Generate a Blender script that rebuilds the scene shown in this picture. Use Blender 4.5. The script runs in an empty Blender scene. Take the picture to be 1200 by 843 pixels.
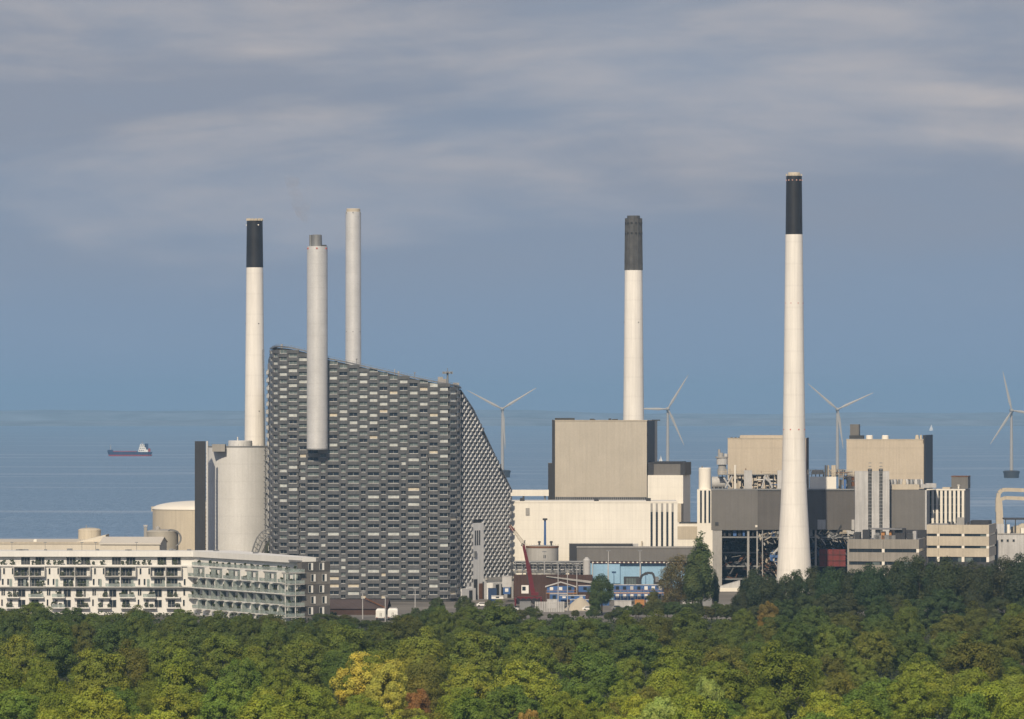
import bpy, math, random
import numpy as np
from mathutils import Vector
R = math.radians
random.seed(7)
scene = bpy.context.scene
COL = scene.collection

# ---------------------------------------------------------------- camera
F, H, Y0 = 5600.0, 65.0, 478.0        # focal length in px of a 1200 px wide frame, eye height (m), eye level row
cam_d = bpy.data.cameras.new('camera'); cam = bpy.data.objects.new('camera', cam_d); COL.objects.link(cam)
cam_d.sensor_width = 36; cam_d.lens = 36*F/1200; cam_d.shift_y = (Y0-421.5)/1200
cam_d.clip_start = 1; cam_d.clip_end = 90000
cam.location = (0, 0, H); cam.rotation_euler = (R(90), 0, 0)
scene.camera = cam

# ---------------------------------------------------------------- sun, sky, exposure
SUN_AZ, SUN_EL = 11.0, 35.0           # degrees left of straight behind the camera, and above the horizon
sun_d = bpy.data.lights.new('sun', 'SUN'); sun = bpy.data.objects.new('sun', sun_d); COL.objects.link(sun)
sun_d.energy = 4.2; sun_d.angle = R(0.6); sun_d.color = (1.0, 0.85, 0.64)
to_sun = Vector((-math.sin(R(SUN_AZ))*math.cos(R(SUN_EL)), -math.cos(R(SUN_AZ))*math.cos(R(SUN_EL)), math.sin(R(SUN_EL))))
sun.rotation_euler = to_sun.to_track_quat('Z', 'Y').to_euler(); sun.location = (-300, -300, 300)
scene.view_settings.view_transform = 'Standard'; scene.view_settings.look = 'None'
scene.view_settings.gamma = 1.0; scene.view_settings.exposure = 0.0; scene.view_settings.use_curve_mapping = False
scene.cycles.max_bounces = 6; scene.cycles.diffuse_bounces = 2; scene.cycles.glossy_bounces = 3
scene.cycles.transmission_bounces = 4; scene.cycles.volume_bounces = 0; scene.cycles.transparent_max_bounces = 8
scene.cycles.use_denoising = True
try: scene.cycles.denoising_prefilter = 'ACCURATE'
except Exception: pass

class NT:
    """small node-tree helper"""
    def __init__(s, tree): s.t = tree; s.t.nodes.clear()
    def n(s, typ, **kw):
        nd = s.t.nodes.new(typ)
        for k, v in kw.items():
            if k.startswith('i_'): nd.inputs[k[2:].replace('_', ' ')].default_value = v
            else: setattr(nd, k, v)
        return nd
    def l(s, a, b): s.t.links.new(a, b)
    def math(s, op, a, b=None, c=None, clamp=False):
        nd = s.n('ShaderNodeMath', operation=op, use_clamp=clamp)
        for i, v in enumerate((a, b, c)):
            if v is None: continue
            if hasattr(v, 'is_output'): s.l(v, nd.inputs[i])
            else: nd.inputs[i].default_value = v
        return nd.outputs[0]
    def mix(s, fac, a, b, blend='MIX'):
        nd = s.n('ShaderNodeMix', data_type='RGBA', blend_type=blend)
        for sock, v in ((nd.inputs[0], fac), (nd.inputs[6], a), (nd.inputs[7], b)):
            if hasattr(v, 'is_output'): s.l(v, sock)
            elif isinstance(v, (int, float)): sock.default_value = v
            else: sock.default_value = (*v[:3], 1)
        return nd.outputs[2]
    def noise(s, vec, scale, detail=4, rough=.55, dist=0.0):
        nd = s.n('ShaderNodeTexNoise'); s.l(vec, nd.inputs['Vector'])
        nd.inputs['Scale'].default_value = scale; nd.inputs['Detail'].default_value = detail
        nd.inputs['Roughness'].default_value = rough; nd.inputs['Distortion'].default_value = dist
        return nd.outputs['Fac']
    def maprange(s, v, a, b, c=0., d=1., smooth=False):
        nd = s.n('ShaderNodeMapRange', interpolation_type='SMOOTHSTEP' if smooth else 'LINEAR')
        s.l(v, nd.inputs[0])
        for i, x in enumerate((a, b, c, d)): nd.inputs[i+1].default_value = x
        return nd.outputs[0]
    def scalevec(s, vec, sc, off=(0, 0, 0)):
        nd = s.n('ShaderNodeMapping'); s.l(vec, nd.inputs['Vector'])
        nd.inputs['Scale'].default_value = sc; nd.inputs['Location'].default_value = off
        return nd.outputs[0]

world = bpy.data.worlds.new('World'); scene.world = world; world.use_nodes = True
w = NT(world.node_tree)
sky = w.n('ShaderNodeTexSky', sky_type='NISHITA', sun_disc=False)
sky.sun_elevation = R(SUN_EL); sky.sun_rotation = R(180+SUN_AZ); sky.air_density = 1.0; sky.dust_density = 0.6; sky.ozone_density = 2.0
tc = w.n('ShaderNodeTexCoord'); d = tc.outputs['Generated']
sep = w.n('ShaderNodeSeparateXYZ'); w.l(d, sep.inputs[0]); el = sep.outputs[2]
skyc = w.mix(1.0, sky.outputs[0], (0.078, 0.084, 0.098), 'MULTIPLY')
# layered stratus: noise stretched along the horizon, thin low down and closing overhead
band = w.noise(w.scalevec(d, (6.5, 6.5, 32), (8.4, 2.2, .75)), 1.0, 4, .52, .3)
wisp = w.noise(w.scalevec(d, (22, 22, 80), (1.7, .3, .1)), 1.0, 6, .62, .3)
m = w.math('ADD', w.math('MULTIPLY', band, .78), w.math('MULTIPLY', wisp, .22))
rise = w.maprange(el, .012, .066, 0, .72, True)
cover = w.math('ADD', rise, w.math('MULTIPLY', w.math('MULTIPLY', w.math('SUBTRACT', m, .5), 2.6), w.maprange(el, .012, .05, .12, 1, True)), clamp=True)
lit = w.maprange(w.math('ADD', w.math('MULTIPLY', w.noise(w.scalevec(d, (6.0, 6.0, 30), (6.4, 1.1, .7)), 1.0, 4, .52, .4), .86), w.math('MULTIPLY', wisp, .14)), .45, .65, 0, 1, True)
cloudc = w.mix(lit, (.278, .302, .365), (.62, .545, .50))
low = w.mix(w.maprange(el, 0.0, .05, 0, 1, True), (.226, .310, .440), (.24, .302, .405))      # air light low over the sea
base = w.mix(w.maprange(el, .06, .35, 0, 1, True), low, skyc)
final = w.mix(w.math('MULTIPLY', cover, .88), base, cloudc)
bg = w.n('ShaderNodeBackground'); bg.inputs['Strength'].default_value = 1.0
w.l(final, bg.inputs['Color']); wo = w.n('ShaderNodeOutputWorld'); w.l(bg.outputs[0], wo.inputs['Surface'])

# ---------------------------------------------------------------- helpers
def X(px, D): return (px-600)*D/F
def Z(py, D): return H-(py-Y0)*D/F
ORG = {}

def thing(name, label, cat, loc=(0, 0, 0), group=None):
    o = bpy.data.objects.new(name, None); COL.objects.link(o); o.location = loc
    o.empty_display_size = 1
    o['label'] = label; o['category'] = cat
    if group: o['group'] = group
    ORG[o] = Vector(loc)
    return o
def tag(o, label, cat, group=None):
    o['label'] = label; o['category'] = cat
    if group: o['group'] = group
    return o
def struct(o, label=None):
    o['kind'] = 'structure'
    if label: o['label'] = label
    return o

class MB:
    def __init__(s): s.v = []; s.f = []; s.m = []; s.sm = []; s.mi = 0
    def face(s, pts, smooth=False):
        b = len(s.v); s.v += [tuple(p) for p in pts]; s.f.append(tuple(range(b, b+len(pts)))); s.m.append(s.mi); s.sm.append(smooth)
    def hexa(s, p):      # 8 corners: bottom 0-3 ccw, top 4-7
        b = len(s.v); s.v += [tuple(q) for q in p]
        for f in ((3, 2, 1, 0), (4, 5, 6, 7), (0, 1, 5, 4), (1, 2, 6, 5), (2, 3, 7, 6), (3, 0, 4, 7)):
            s.f.append(tuple(b+i for i in f)); s.m.append(s.mi); s.sm.append(False)
    def box(s, x0, x1, y0, y1, z0, z1):
        s.hexa([(x0, y0, z0), (x1, y0, z0), (x1, y1, z0), (x0, y1, z0), (x0, y0, z1), (x1, y0, z1), (x1, y1, z1), (x0, y1, z1)])
    def prism(s, poly, z0, z1, ztops=None):
        n = len(poly); b = len(s.v)
        s.v += [(x, y, z0) for x, y in poly]
        s.v += [(x, y, (ztops[i] if ztops else z1)) for i, (x, y) in enumerate(poly)]
        s.f.append(tuple(reversed(range(b, b+n)))); s.f.append(tuple(range(b+n, b+2*n))); s.m += [s.mi]*2; s.sm += [False]*2
        for i in range(n):
            j = (i+1) % n; s.f.append((b+i, b+j, b+n+j, b+n+i)); s.m.append(s.mi); s.sm.append(False)
    def lathe(s, cx, cy, prof, n=40, smooth=True, cap=True):   # prof: list of (r, z), bottom to top; kinks and caps get rings of their own
        def ringv(r, z):
            b = len(s.v)
            for k in range(n):
                a = 2*math.pi*k/n; s.v.append((cx+r*math.cos(a), cy+r*math.sin(a), z))
            return b
        prev = None; last_dir = None
        for (r0, z0), (r1, z1) in zip(prof, prof[1:]):
            dr = math.atan2(z1-z0, r1-r0)
            lo = prev if prev is not None and last_dir is not None and abs(dr-last_dir) < .6 else ringv(r0, z0)
            hi = ringv(r1, z1)
            for k in range(n):
                q = (k+1) % n; s.f.append((lo+k, lo+q, hi+q, hi+k)); s.m.append(s.mi); s.sm.append(smooth)
            prev, last_dir = hi, dr
        if cap:
            b = ringv(*prof[0]); s.f.append(tuple(b+k for k in reversed(range(n))))
            t = ringv(*prof[-1]); s.f.append(tuple(t+k for k in range(n))); s.m += [s.mi]*2; s.sm += [False]*2
    def tube(s, p, q, r, n=6, r2=None):
        p = Vector(p); q = Vector(q); d = q-p
        if d.length < 1e-6: return
        d.normalize(); a = d.orthogonal().normalized(); c = d.cross(a); b = len(s.v); r2 = r if r2 is None else r2
        for P, rr in ((p, r), (q, r2)):
            for k in range(n):
                t = 2*math.pi*k/n; s.v.append(tuple(P+a*rr*math.cos(t)+c*rr*math.sin(t)))
        for k in range(n):
            j = (k+1) % n; s.f.append((b+k, b+j, b+n+j, b+n+k)); s.m.append(s.mi); s.sm.append(n > 6)
        e = len(s.v); s.v += s.v[b:b+2*n]; b = e
        s.f.append(tuple(b+k for k in reversed(range(n)))); s.f.append(tuple(b+n+k for k in range(n))); s.m += [s.mi]*2; s.sm += [False]*2
    def path(s, pts, r, n=6):
        for a, b in zip(pts, pts[1:]): s.tube(a, b, r, n)
    def truss(s, p, q, h, n, r=.12, up=(0, 0, 1)):     # a flat lattice girder from p to q, height h along up
        p = Vector(p); q = Vector(q); u = Vector(up)*h
        s.tube(p, q, r); s.tube(p+u, q+u, r)
        for i in range(n):
            a = p+(q-p)*i/n; b = p+(q-p)*(i+1)/n
            s.tube(a, a+u, r*.7, 4); s.tube(a, b+u, r*.7, 4) if i % 2 == 0 else s.tube(a+u, b, r*.7, 4)
        s.tube(q, q+u, r*.7, 4)
    def mesh(s, name, mats, org=(0, 0, 0)):
        me = bpy.data.meshes.new(name); o = Vector(org)
        me.from_pydata([(x-o.x, y-o.y, z-o.z) for x, y, z in s.v], [], s.f)
        if not isinstance(mats, (list, tuple)): mats = [mats]
        for m in mats: me.materials.append(m)
        if len(mats) > 1: me.polygons.foreach_set('material_index', s.m)
        me.polygons.foreach_set('use_smooth', s.sm); me.update()
        return me
    def build(s, name, mats, parent=None, loc=None):
        """parent given: a part in its thing's frame; else a top-level mesh whose origin is loc"""
        org = ORG[parent] if parent else Vector(loc or (0, 0, 0))
        o = bpy.data.objects.new(name, s.mesh(name, mats, org)); COL.objects.link(o)
        if parent: o.parent = parent
        else: o.location = org
        ORG[o] = org
        return o
def inst(name, mesh, parent, loc, rz=0, scale=(1, 1, 1)):
    o = bpy.data.objects.new(name, mesh); COL.objects.link(o); o.parent = parent
    o.location = Vector(loc)-ORG[parent]; o.rotation_euler = (0, 0, rz); o.scale = scale
    return o

class Face:
    """a vertical wall line A -> B (left to right as seen from outside); u along it, o outward"""
    def __init__(s, A, B):
        s.A = Vector(A).to_2d(); s.B = Vector(B).to_2d(); s.L = (s.B-s.A).length; s.e = (s.B-s.A)/s.L; s.n = Vector((s.e.y, -s.e.x))
    def u(s, px):
        k = (px-600)/F; return (k*s.A.y-s.A.x)/(s.e.x-k*s.e.y)
    def p(s, u, z, o=0): q = s.A+s.e*u+s.n*o; return (q.x, q.y, z)
    def z(s, py, u=None): return Z(py, s.A.y if u is None else s.p(u, 0)[1])
    def box(s, mb, u0, u1, z0, z1, o0, o1):
        mb.hexa([s.p(u0, z0, o1), s.p(u1, z0, o1), s.p(u1, z0, o0), s.p(u0, z0, o0),
                 s.p(u0, z1, o1), s.p(u1, z1, o1), s.p(u1, z1, o0), s.p(u0, z1, o0)])
    def pxbox(s, mb, px0, px1, py0, py1, o0, o1):
        s.box(mb, s.u(px0), s.u(px1), s.z(py1), s.z(py0), o0, o1)
    def window(s, parent, u0, u1, z0, z1, mats, o=0.0, f=.1, mull=0, name='window'):
        mb = MB(); mb.mi = 1; s.box(mb, u0, u1, z0, z1, o-.05, o+.04)
        mb.mi = 0
        s.box(mb, u0-f, u0, z0-f, z1+f, o-.05, o+.12); s.box(mb, u1, u1+f, z0-f, z1+f, o-.05, o+.12)
        s.box(mb, u0, u1, z0-f, z0, o-.05, o+.12); s.box(mb, u0, u1, z1, z1+f, o-.05, o+.12)
        for i in range(mull):
            c = u0+(u1-u0)*(i+1)/(mull+1); s.box(mb, c-.05, c+.05, z0, z1, o+.04, o+.1)
        return mb.build(name, mats, parent)

class Blk:
    """a block whose front is seen between px0 and px1 at depth D, turned by th degrees so that its right side shows"""
    def __init__(s, px0, px1, D, depth, th=9.0):
        c, sn = math.cos(R(th)), math.sin(R(th)); k = (px1-600)/F; x0 = X(px0, D)
        wd = (k*D-x0)/(c+k*sn); s.w = wd; s.D = D; s.depth = depth
        A = (x0, D); B = (x0+wd*c, D-wd*sn); C = (B[0]+sn*depth, B[1]+c*depth); E = (A[0]+sn*depth, A[1]+c*depth)
        s.poly = [A, B, C, E]; s.front = Face(A, B); s.right = Face(B, C); s.left = Face(E, A); s.back = Face(C, E)
        s.base = ((A[0]+C[0])/2, (A[1]+C[1])/2, 0)
    def z(s, py): return Z(py, s.D)
    def prism(s, mb, z0, z1, grow=0.0):
        if grow:
            cx, cy = s.base[0], s.base[1]
            poly = []
            for i, (x, y) in enumerate(s.poly):
                f = Vector((x-cx, y-cy)); g = f.normalized()*grow*1.4; poly.append((x+g.x, y+g.y))
        else: poly = s.poly
        mb.prism(poly, z0, z1)

# ---------------------------------------------------------------- materials
MATS = {}
def mat(name, rgb, rough=.65, metal=0.0, var=.14, scale=.12, streak=0.0, ribs=0.0, ribdir='X', spec=.35, rows=0.0, fine=.06, speckle=None):
    """weathered paint / concrete / sheet: large blotches, vertical run-off streaks, optional ribbed sheet relief"""
    if name in MATS: return MATS[name]
    m = bpy.data.materials.new(name); m.use_nodes = True; t = NT(m.node_tree)
    b = t.n('ShaderNodeBsdfPrincipled'); out = t.n('ShaderNodeOutputMaterial'); t.l(b.outputs[0], out.inputs[0])
    b.inputs['Roughness'].default_value = rough; b.inputs['Metallic'].default_value = metal
    b.inputs['Specular IOR Level'].default_value = spec
    g = t.n('ShaderNodeNewGeometry'); P = g.outputs['Position']
    col = rgb
    v = t.maprange(t.noise(P, scale, 5, .6), .3, .7, 1-var, 1+var)
    f = t.maprange(t.noise(P, 2.3, 3, .6), .3, .7, 1-fine, 1+fine)
    v = t.math('MULTIPLY', v, f)
    if streak:
        st = t.noise(t.scalevec(P, (1.3, 1.3, .045)), 1.0, 4, .7)
        v = t.math('MULTIPLY', v, t.maprange(st, .35, .75, 1+streak*.35, 1-streak))
    if ribs:
        sp = t.n('ShaderNodeSeparateXYZ'); t.l(P, sp.inputs[0])
        along = t.math('ADD', sp.outputs[0], t.math('MULTIPLY', sp.outputs[1], .6))
        wv = t.math('SINE', t.math('MULTIPLY', along, 2*math.pi/ribs))
        seam = t.maprange(wv, .86, 1.0, 1.0, .95)
        v = t.math('MULTIPLY', v, seam)
        bp = t.n('ShaderNodeBump'); bp.inputs['Strength'].default_value = .35; bp.inputs['Distance'].default_value = .03
        t.l(wv, bp.inputs['Height']); t.l(bp.outputs[0], b.inputs['Normal'])
    if rows:
        sp2 = t.n('ShaderNodeSeparateXYZ'); t.l(P, sp2.inputs[0])
        wz = t.math('SINE', t.math('MULTIPLY', sp2.outputs[2], 2*math.pi/rows))
        v = t.math('MULTIPLY', v, t.maprange(wz, .93, 1.0, 1.0, .95))
    cc = t.n('ShaderNodeCombineColor'); [t.l(v, cc.inputs[i]) for i in range(3)]
    c = t.mix(1.0, rgb, cc.outputs[0], 'MULTIPLY')
    if speckle:
        c = t.mix(t.maprange(t.noise(P, .55, 5, .7), .52, .62, 0, .85), c, speckle)
    t.l(c, b.inputs['Base Color'])
    MATS[name] = m
    return m
def glass(name, rgb, rough=.12, spec=.6):
    m = bpy.data.materials.new(name); m.use_nodes = True; t = NT(m.node_tree)
    b = t.n('ShaderNodeBsdfPrincipled'); out = t.n('ShaderNodeOutputMaterial'); t.l(b.outputs[0], out.inputs[0])
    g = t.n('ShaderNodeNewGeometry')
    v = t.noise(g.outputs['Position'], .9, 2, .5)
    c = t.mix(t.maprange(v, .35, .65), [x*.85 for x in rgb], [x*1.15 for x in rgb]); t.l(c, b.inputs['Base Color'])
    b.inputs['Roughness'].default_value = rough; b.inputs['Specular IOR Level'].default_value = spec
    return m

WHITE = mat('white_render', (.76, .72, .64), .7, var=.05, streak=.05, fine=.02)
WHITE2 = mat('white_sheet', (.77, .735, .66), .5, var=.04, streak=.10, rows=3.2, fine=.02)
CHIMW = mat('white_chimney_paint', (.76, .73, .68), .5, var=.06, scale=.06, streak=.14, rows=7.5, fine=.02)
BLACK = mat('black_coating', (.022, .022, .025), .45, var=.3, streak=.25)
CHARCOAL = mat('charcoal_sheet', (.035, .036, .042), .55, var=.15, ribs=1.1)
DGREY = mat('dark_grey_brickwork', (.115, .113, .11), .8, var=.25, streak=.2, fine=.15)
SILVER = mat('galvanised_steel', (.57, .57, .57), .48, .2, var=.08, scale=.2, rows=4.0, streak=.06)
SILO = mat('silo_aluminium_sheet', (.63, .63, .625), .55, .15, var=.06, rows=6.2, streak=.08)
TAN = mat('tan_sheet', (.50, .432, .34), .6, var=.05, ribs=1.1, rows=9.5, streak=.09)
BEIGE = mat('beige_concrete', (.48, .425, .34), .75, var=.1, streak=.12)
GREYBEIGE = mat('grey_beige_sheet', (.45, .41, .345), .6, var=.06, ribs=.9, streak=.09)
CONCRETE = mat('grey_concrete', (.33, .32, .305), .8, var=.14, streak=.2)
LCONC = mat('pale_concrete', (.46, .455, .45), .8, var=.14, streak=.25)
OFFCONC = mat('weathered_concrete_band', (.27, .25, .22), .8, var=.12, streak=.25)
CLAD = mat('brown_grey_cladding', (.15, .143, .135), .6, var=.08, ribs=2.4, streak=.1)
CLAD2 = mat('dark_brown_grey_cladding', (.105, .098, .093), .55, var=.1, ribs=2.4, streak=.12)
GREYMET = mat('grey_metal', (.22, .225, .23), .5, .3, var=.15)
DARKMET = mat('dark_metal', (.05, .052, .056), .5, .2, var=.2)
RUST = mat('rusted_steel', (.16, .075, .04), .85, var=.35, scale=.5, fine=.25)
REDDARK = mat('dark_red_sheet', (.16, .028, .025), .6, var=.25, scale=.4, ribs=1.0)
BROWN = mat('dark_brown_boarding', (.06, .032, .024), .75, var=.25, ribs=1.2)
CRANERED = mat('crane_red_paint', (.11, .012, .018), .45, var=.15)
BLUE = mat('site_blue_paint', (.05, .12, .30), .5, var=.2)
PALEBLUE = mat('pale_blue_sheet', (.27, .44, .60), .45, var=.1, ribs=4.0)
PURPLE = mat('brown_purple_trim', (.12, .07, .075), .6, var=.2)
ROOFGREY = mat('grey_roof_felt', (.20, .20, .205), .85, var=.2)
ALU = mat('raw_aluminium', (.245, .252, .266), .38, .65, var=.18, scale=.35, streak=.1, fine=.1)
ALUBACK = mat('facade_backing_sheet', (.06, .06, .062), .6, .2, var=.15)
FRAME = mat('pale_window_frame', (.50, .50, .485), .5, .2, var=.1)
G_DARK = glass('dark_glass', (.022, .030, .040))
G_MID = glass('grey_green_glass', (.12, .15, .15), .2)
G_PALE = glass('pale_glass', (.46, .49, .48), .3)  # on the upper facade this pale tone stands in for reflected sky
G_CREAM = glass('cream_blind', (.52, .47, .37), .5)
G_RAIL = glass('green_tinted_rail_glass', (.40, .44, .43), .15)
_t = G_RAIL.node_tree; _o = [n for n in _t.nodes if n.type == 'OUTPUT_MATERIAL'][0]; _b = [n for n in _t.nodes if n.type == 'BSDF_PRINCIPLED'][0]
_m = _t.nodes.new('ShaderNodeMixShader'); _tr = _t.nodes.new('ShaderNodeBsdfTransparent'); _tr.inputs[0].default_value = (.85, .92, .9, 1); _m.inputs[0].default_value = .45
_t.links.new(_tr.outputs[0], _m.inputs[1]); _t.links.new(_b.outputs[0], _m.inputs[2]); _t.links.new(_m.outputs[0], _o.inputs[0])
GLZ = [G_DARK, G_MID, G_PALE, G_CREAM]
ORANGE = mat('orange_timber', (.42, .2, .07), .7, var=.2)
SAND = mat('sand', (.45, .40, .32), .9, var=.1)
GREENBANK = mat('mossy_panel', (.07, .085, .03), .9, var=.3)
SHIPBLUE = mat('ship_blue', (.02, .045, .11), .5, var=.1, scale=.05)
SHIPRED = mat('ship_red', (.28, .03, .03), .6, var=.15, scale=.05)
TURB = mat('turbine_white', (.32, .315, .305), .5, var=.03, fine=.02)
REDLAMP = mat('red_warning_paint', (.45, .05, .04), .5)
PLANT = mat('potted_plant_leaves', (.035, .05, .02), .7, var=.4, scale=1.0)

# ---------------------------------------------------------------- ground, sea, far coast
def ground_mat():
    m = bpy.data.materials.new('ground_soil_and_yard'); m.use_nodes = True; t = NT(m.node_tree)
    b = t.n('ShaderNodeBsdfPrincipled'); out = t.n('ShaderNodeOutputMaterial'); t.l(b.outputs[0], out.inputs[0])
    P = t.n('ShaderNodeNewGeometry').outputs['Position']; sp = t.n('ShaderNodeSeparateXYZ'); t.l(P, sp.inputs[0])
    n1 = t.noise(P, .03, 6, .65)
    grass = t.mix(t.maprange(n1, .35, .65), (.03, .042, .014), (.055, .06, .025))
    yard = t.mix(t.maprange(n1, .35, .65), (.11, .10, .088), (.21, .19, .165))
    k = t.maprange(t.math('ADD', sp.outputs[1], t.math('MULTIPLY', n1, 60)), 1470, 1500)
    t.l(t.mix(k, grass, yard), b.inputs['Base Color']); b.inputs['Roughness'].default_value = .95
    return m
mb = MB(); mb.box(-1500, 1500, -300, 2150, -2.6, 0)
struct(mb.build('ground', ground_mat(), None, (0, 900, 0)), 'flat wooded and industrial ground along the shore')

def sea_mat():
    m = bpy.data.materials.new('sea_water'); m.use_nodes = True; t = NT(m.node_tree)
    b = t.n('ShaderNodeBsdfPrincipled'); out = t.n('ShaderNodeOutputMaterial'); t.l(b.outputs[0], out.inputs[0])
    P = t.n('ShaderNodeNewGeometry').outputs['Position']
    long = t.noise(t.scalevec(P, (.0011, .0075, 1)), 1.0, 6, .66, .3)         # wind lanes lying across the view
    patch = t.noise(t.scalevec(P, (.0045, .017, 1)), 1.0, 5, .65, .2)
    rip = t.noise(t.scalevec(P, (.20, .032, 1)), 1.0, 5, .75)
    lane = t.maprange(long, .54, .64, 0, 1, True)
    c = t.mix(t.maprange(patch, .35, .68), (.195, .310, .455), (.245, .365, .51))
    c = t.mix(t.maprange(rip, .32, .66, .0, .85), c, (.105, .195, .315))
    c = t.mix(t.math('MULTIPLY', lane, .55), c, (.37, .44, .52))
    t.l(c, b.inputs['Base Color'])
    t.l(t.maprange(lane, 0, 1, .42, .30), b.inputs['Roughness'])
    b.inputs['IOR'].default_value = 1.33; b.inputs['Specular IOR Level'].default_value = .42
    bp = t.n('ShaderNodeBump'); bp.inputs['Strength'].default_value = 1.0; bp.inputs['Distance'].default_value = 3.2
    t.l(rip, bp.inputs['Height']); t.l(bp.outputs[0], b.inputs['Normal'])
    return m
mb = MB(); mb.box(-5200, 5200, -400, 23600, -4, -2)
struct(mb.build('sea', sea_mat(), None, (0, 12000, -2)), 'open blue sound with pale wind lanes')

COAST = mat('haze_tinted_coast', (.19, .235, .29), .95, var=.4, scale=.004)  # pale blue of the hazy distance is painted into the coast colour
for nm, D, zt, amp, seed in (('far_coast', 17400, 22, 13, 3), ('far_hills', 21500, 46, 17, 9)):
    mb = MB(); rng = random.Random(seed); N = 160; xs = np.linspace(-5000, 5000, N); ph = [rng.uniform(0, 6) for _ in range(6)]
    prof = [zt+amp*(math.sin(x/900+ph[0])*.5+math.sin(x/330+ph[1])*.3+math.sin(x/120+ph[2])*.13+rng.uniform(-.07, .07)) for x in xs]
    for i in range(N-1):
        a, b_ = xs[i], xs[i+1]; za, zb = prof[i], prof[i+1]
        mb.face([(a, D, -2.5), (b_, D, -2.5), (b_, D+250, zb*.75), (a, D+250, za*.75)], True)
        mb.face([(a, D+250, za*.75), (b_, D+250, zb*.75), (b_, D+900, zb), (a, D+900, za)], True)
        mb.face([(a, D+900, za), (b_, D+900, zb), (b_, D+1700, -2.5), (a, D+1700, -2.5)], True)
    struct(mb.build(nm, COAST, None, (0, D, 0)), 'low hazy shoreline beyond the sound' if nm == 'far_coast' else 'faint hills behind the far shoreline')

# ---------------------------------------------------------------- the brick-clad incinerator with the sloping roof
def bez(a, c, b, n):
    out = []
    for i in range(n+1):
        t = i/n; out.append(((1-t)**2*a[0]+2*t*(1-t)*c[0]+t*t*b[0], (1-t)**2*a[1]+2*t*(1-t)*c[1]+t*t*b[1]))
    return out
LEFTB, LEFTF = (-86.3, 1692.0), (-81.0, 1611.0)
SIDE0, SIDE1 = (-17.7, 1609.0), (-0.5, 1636.0)
fpath = bez(LEFTF, (-80.6, 1600), (-71.5, 1600), 14) + [(-71.5+(48.5)*i/24, 1600.0) for i in range(1, 25)] + bez((-23.0, 1600.0), (-18.3, 1600.2), SIDE0, 10)[1:]
spath = [(SIDE0[0]+(SIDE1[0]-SIDE0[0])*i/50, SIDE0[1]+(SIDE1[1]-SIDE0[1])*i/50) for i in range(51)]
TOPS = [(300, 409), (317, 410), (325, 406.5), (340, 408), (358, 412), (385, 421), (410, 426), (440, 433), (480, 442), (520, 450), (535, 453), (541, 457)]
def ztop_front(x, y):
    px = 600+F*x/y; return Z(np.interp(px, [a for a, b in TOPS], [b for a, b in TOPS]), y)
def ztop_side(t): return float(np.interp(t, [0, .25, .5, .75, 1], [70.8, 64.1, 54.8, 45.4, 36.5]))
def arclen(pts):
    s = [0.0]
    for a, b in zip(pts, pts[1:]): s.append(s[-1]+math.hypot(b[0]-a[0], b[1]-a[1]))
    return s
def at(pts, S, s):
    x = float(np.interp(s, S, [p[0] for p in pts])); y = float(np.interp(s, S, [p[1] for p in pts]))
    x2 = float(np.interp(min(s+.6, S[-1]), S, [p[0] for p in pts])); y2 = float(np.interp(min(s+.6, S[-1]), S, [p[1] for p in pts]))
    x1 = float(np.interp(max(s-.6, 0), S, [p[0] for p in pts])); y1 = float(np.interp(max(s-.6, 0), S, [p[1] for p in pts]))
    return x, y, math.atan2(y2-y1, x2-x1)

hill = thing('incinerator_plant', 'tall grey building clad in checkered aluminium bricks with a sloping roof', 'power plant', (-45, 1640, 0))
# shell
mb = MB(); loop = []
for x, y in fpath: loop.append((x, y, ztop_front(x, y)-.35))
for i, (x, y) in enumerate(spath[1:]): loop.append((x, y, ztop_side((i+1)/50)-.35))
loop += [(-8, 1700, 36), (-30, 1770, 36), (-86.3, 1770, 70), (*LEFTB, 82.0), (-83.5, 1650, 83.5)]
n = len(loop)
for i in range(n):
    a, b = loop[i], loop[(i+1) % n]
    mb.face([(a[0], a[1], 0), (b[0], b[1], 0), b, a])
mb.build('wall', ALUBACK, hill)
mb = MB(); c = (-55, 1690, 72)
for i in range(n):
    a, b = loop[i], loop[(i+1) % n]; mb.face([a, b, c])
mb.build('roof', ROOFGREY, hill)

PITCH, ROW = 3.36, 1.243
def brick_mesh(name, skew, dep, lean=0.0):
    m = MB()
    # planter block: front face overhanging a little towards the top
    m.hexa([(-.5+skew, -dep+lean, .03), (.5+skew, -dep+lean, .03), (.5, .0, .03), (-.5, .0, .03), (-.5+skew, -dep, .97), (.5+skew, -dep, .97), (.5, 0, .97), (-.5, 0, .97)])
    return m.mesh(name, ALU)
BRICK = brick_mesh('facade_brick', 0, .8, .2)
def pane_mesh(k):
    m = MB(); m.mi = 1; m.box(-.5, .5, -.06, .02, .14, .97)
    m.mi = 0
    m.box(-.53, .53, -.3, .02, .0, .14); m.box(-.53, -.49, -.2, .02, .14, .97); m.box(.49, .53, -.2, .02, .14, .97)
    m.box(-.01, .01, -.1, .02, .14, .97)
    return m.mesh('facade_window', [FRAME, GLZ[k]])
PANES = [pane_mesh(k) for k in range(4)]
S = arclen(fpath); ncol = int(S[-1]/PITCH)
off = (S[-1]-ncol*PITCH)*.5
bricks, wins = [], []
rng = random.Random(11)
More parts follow.
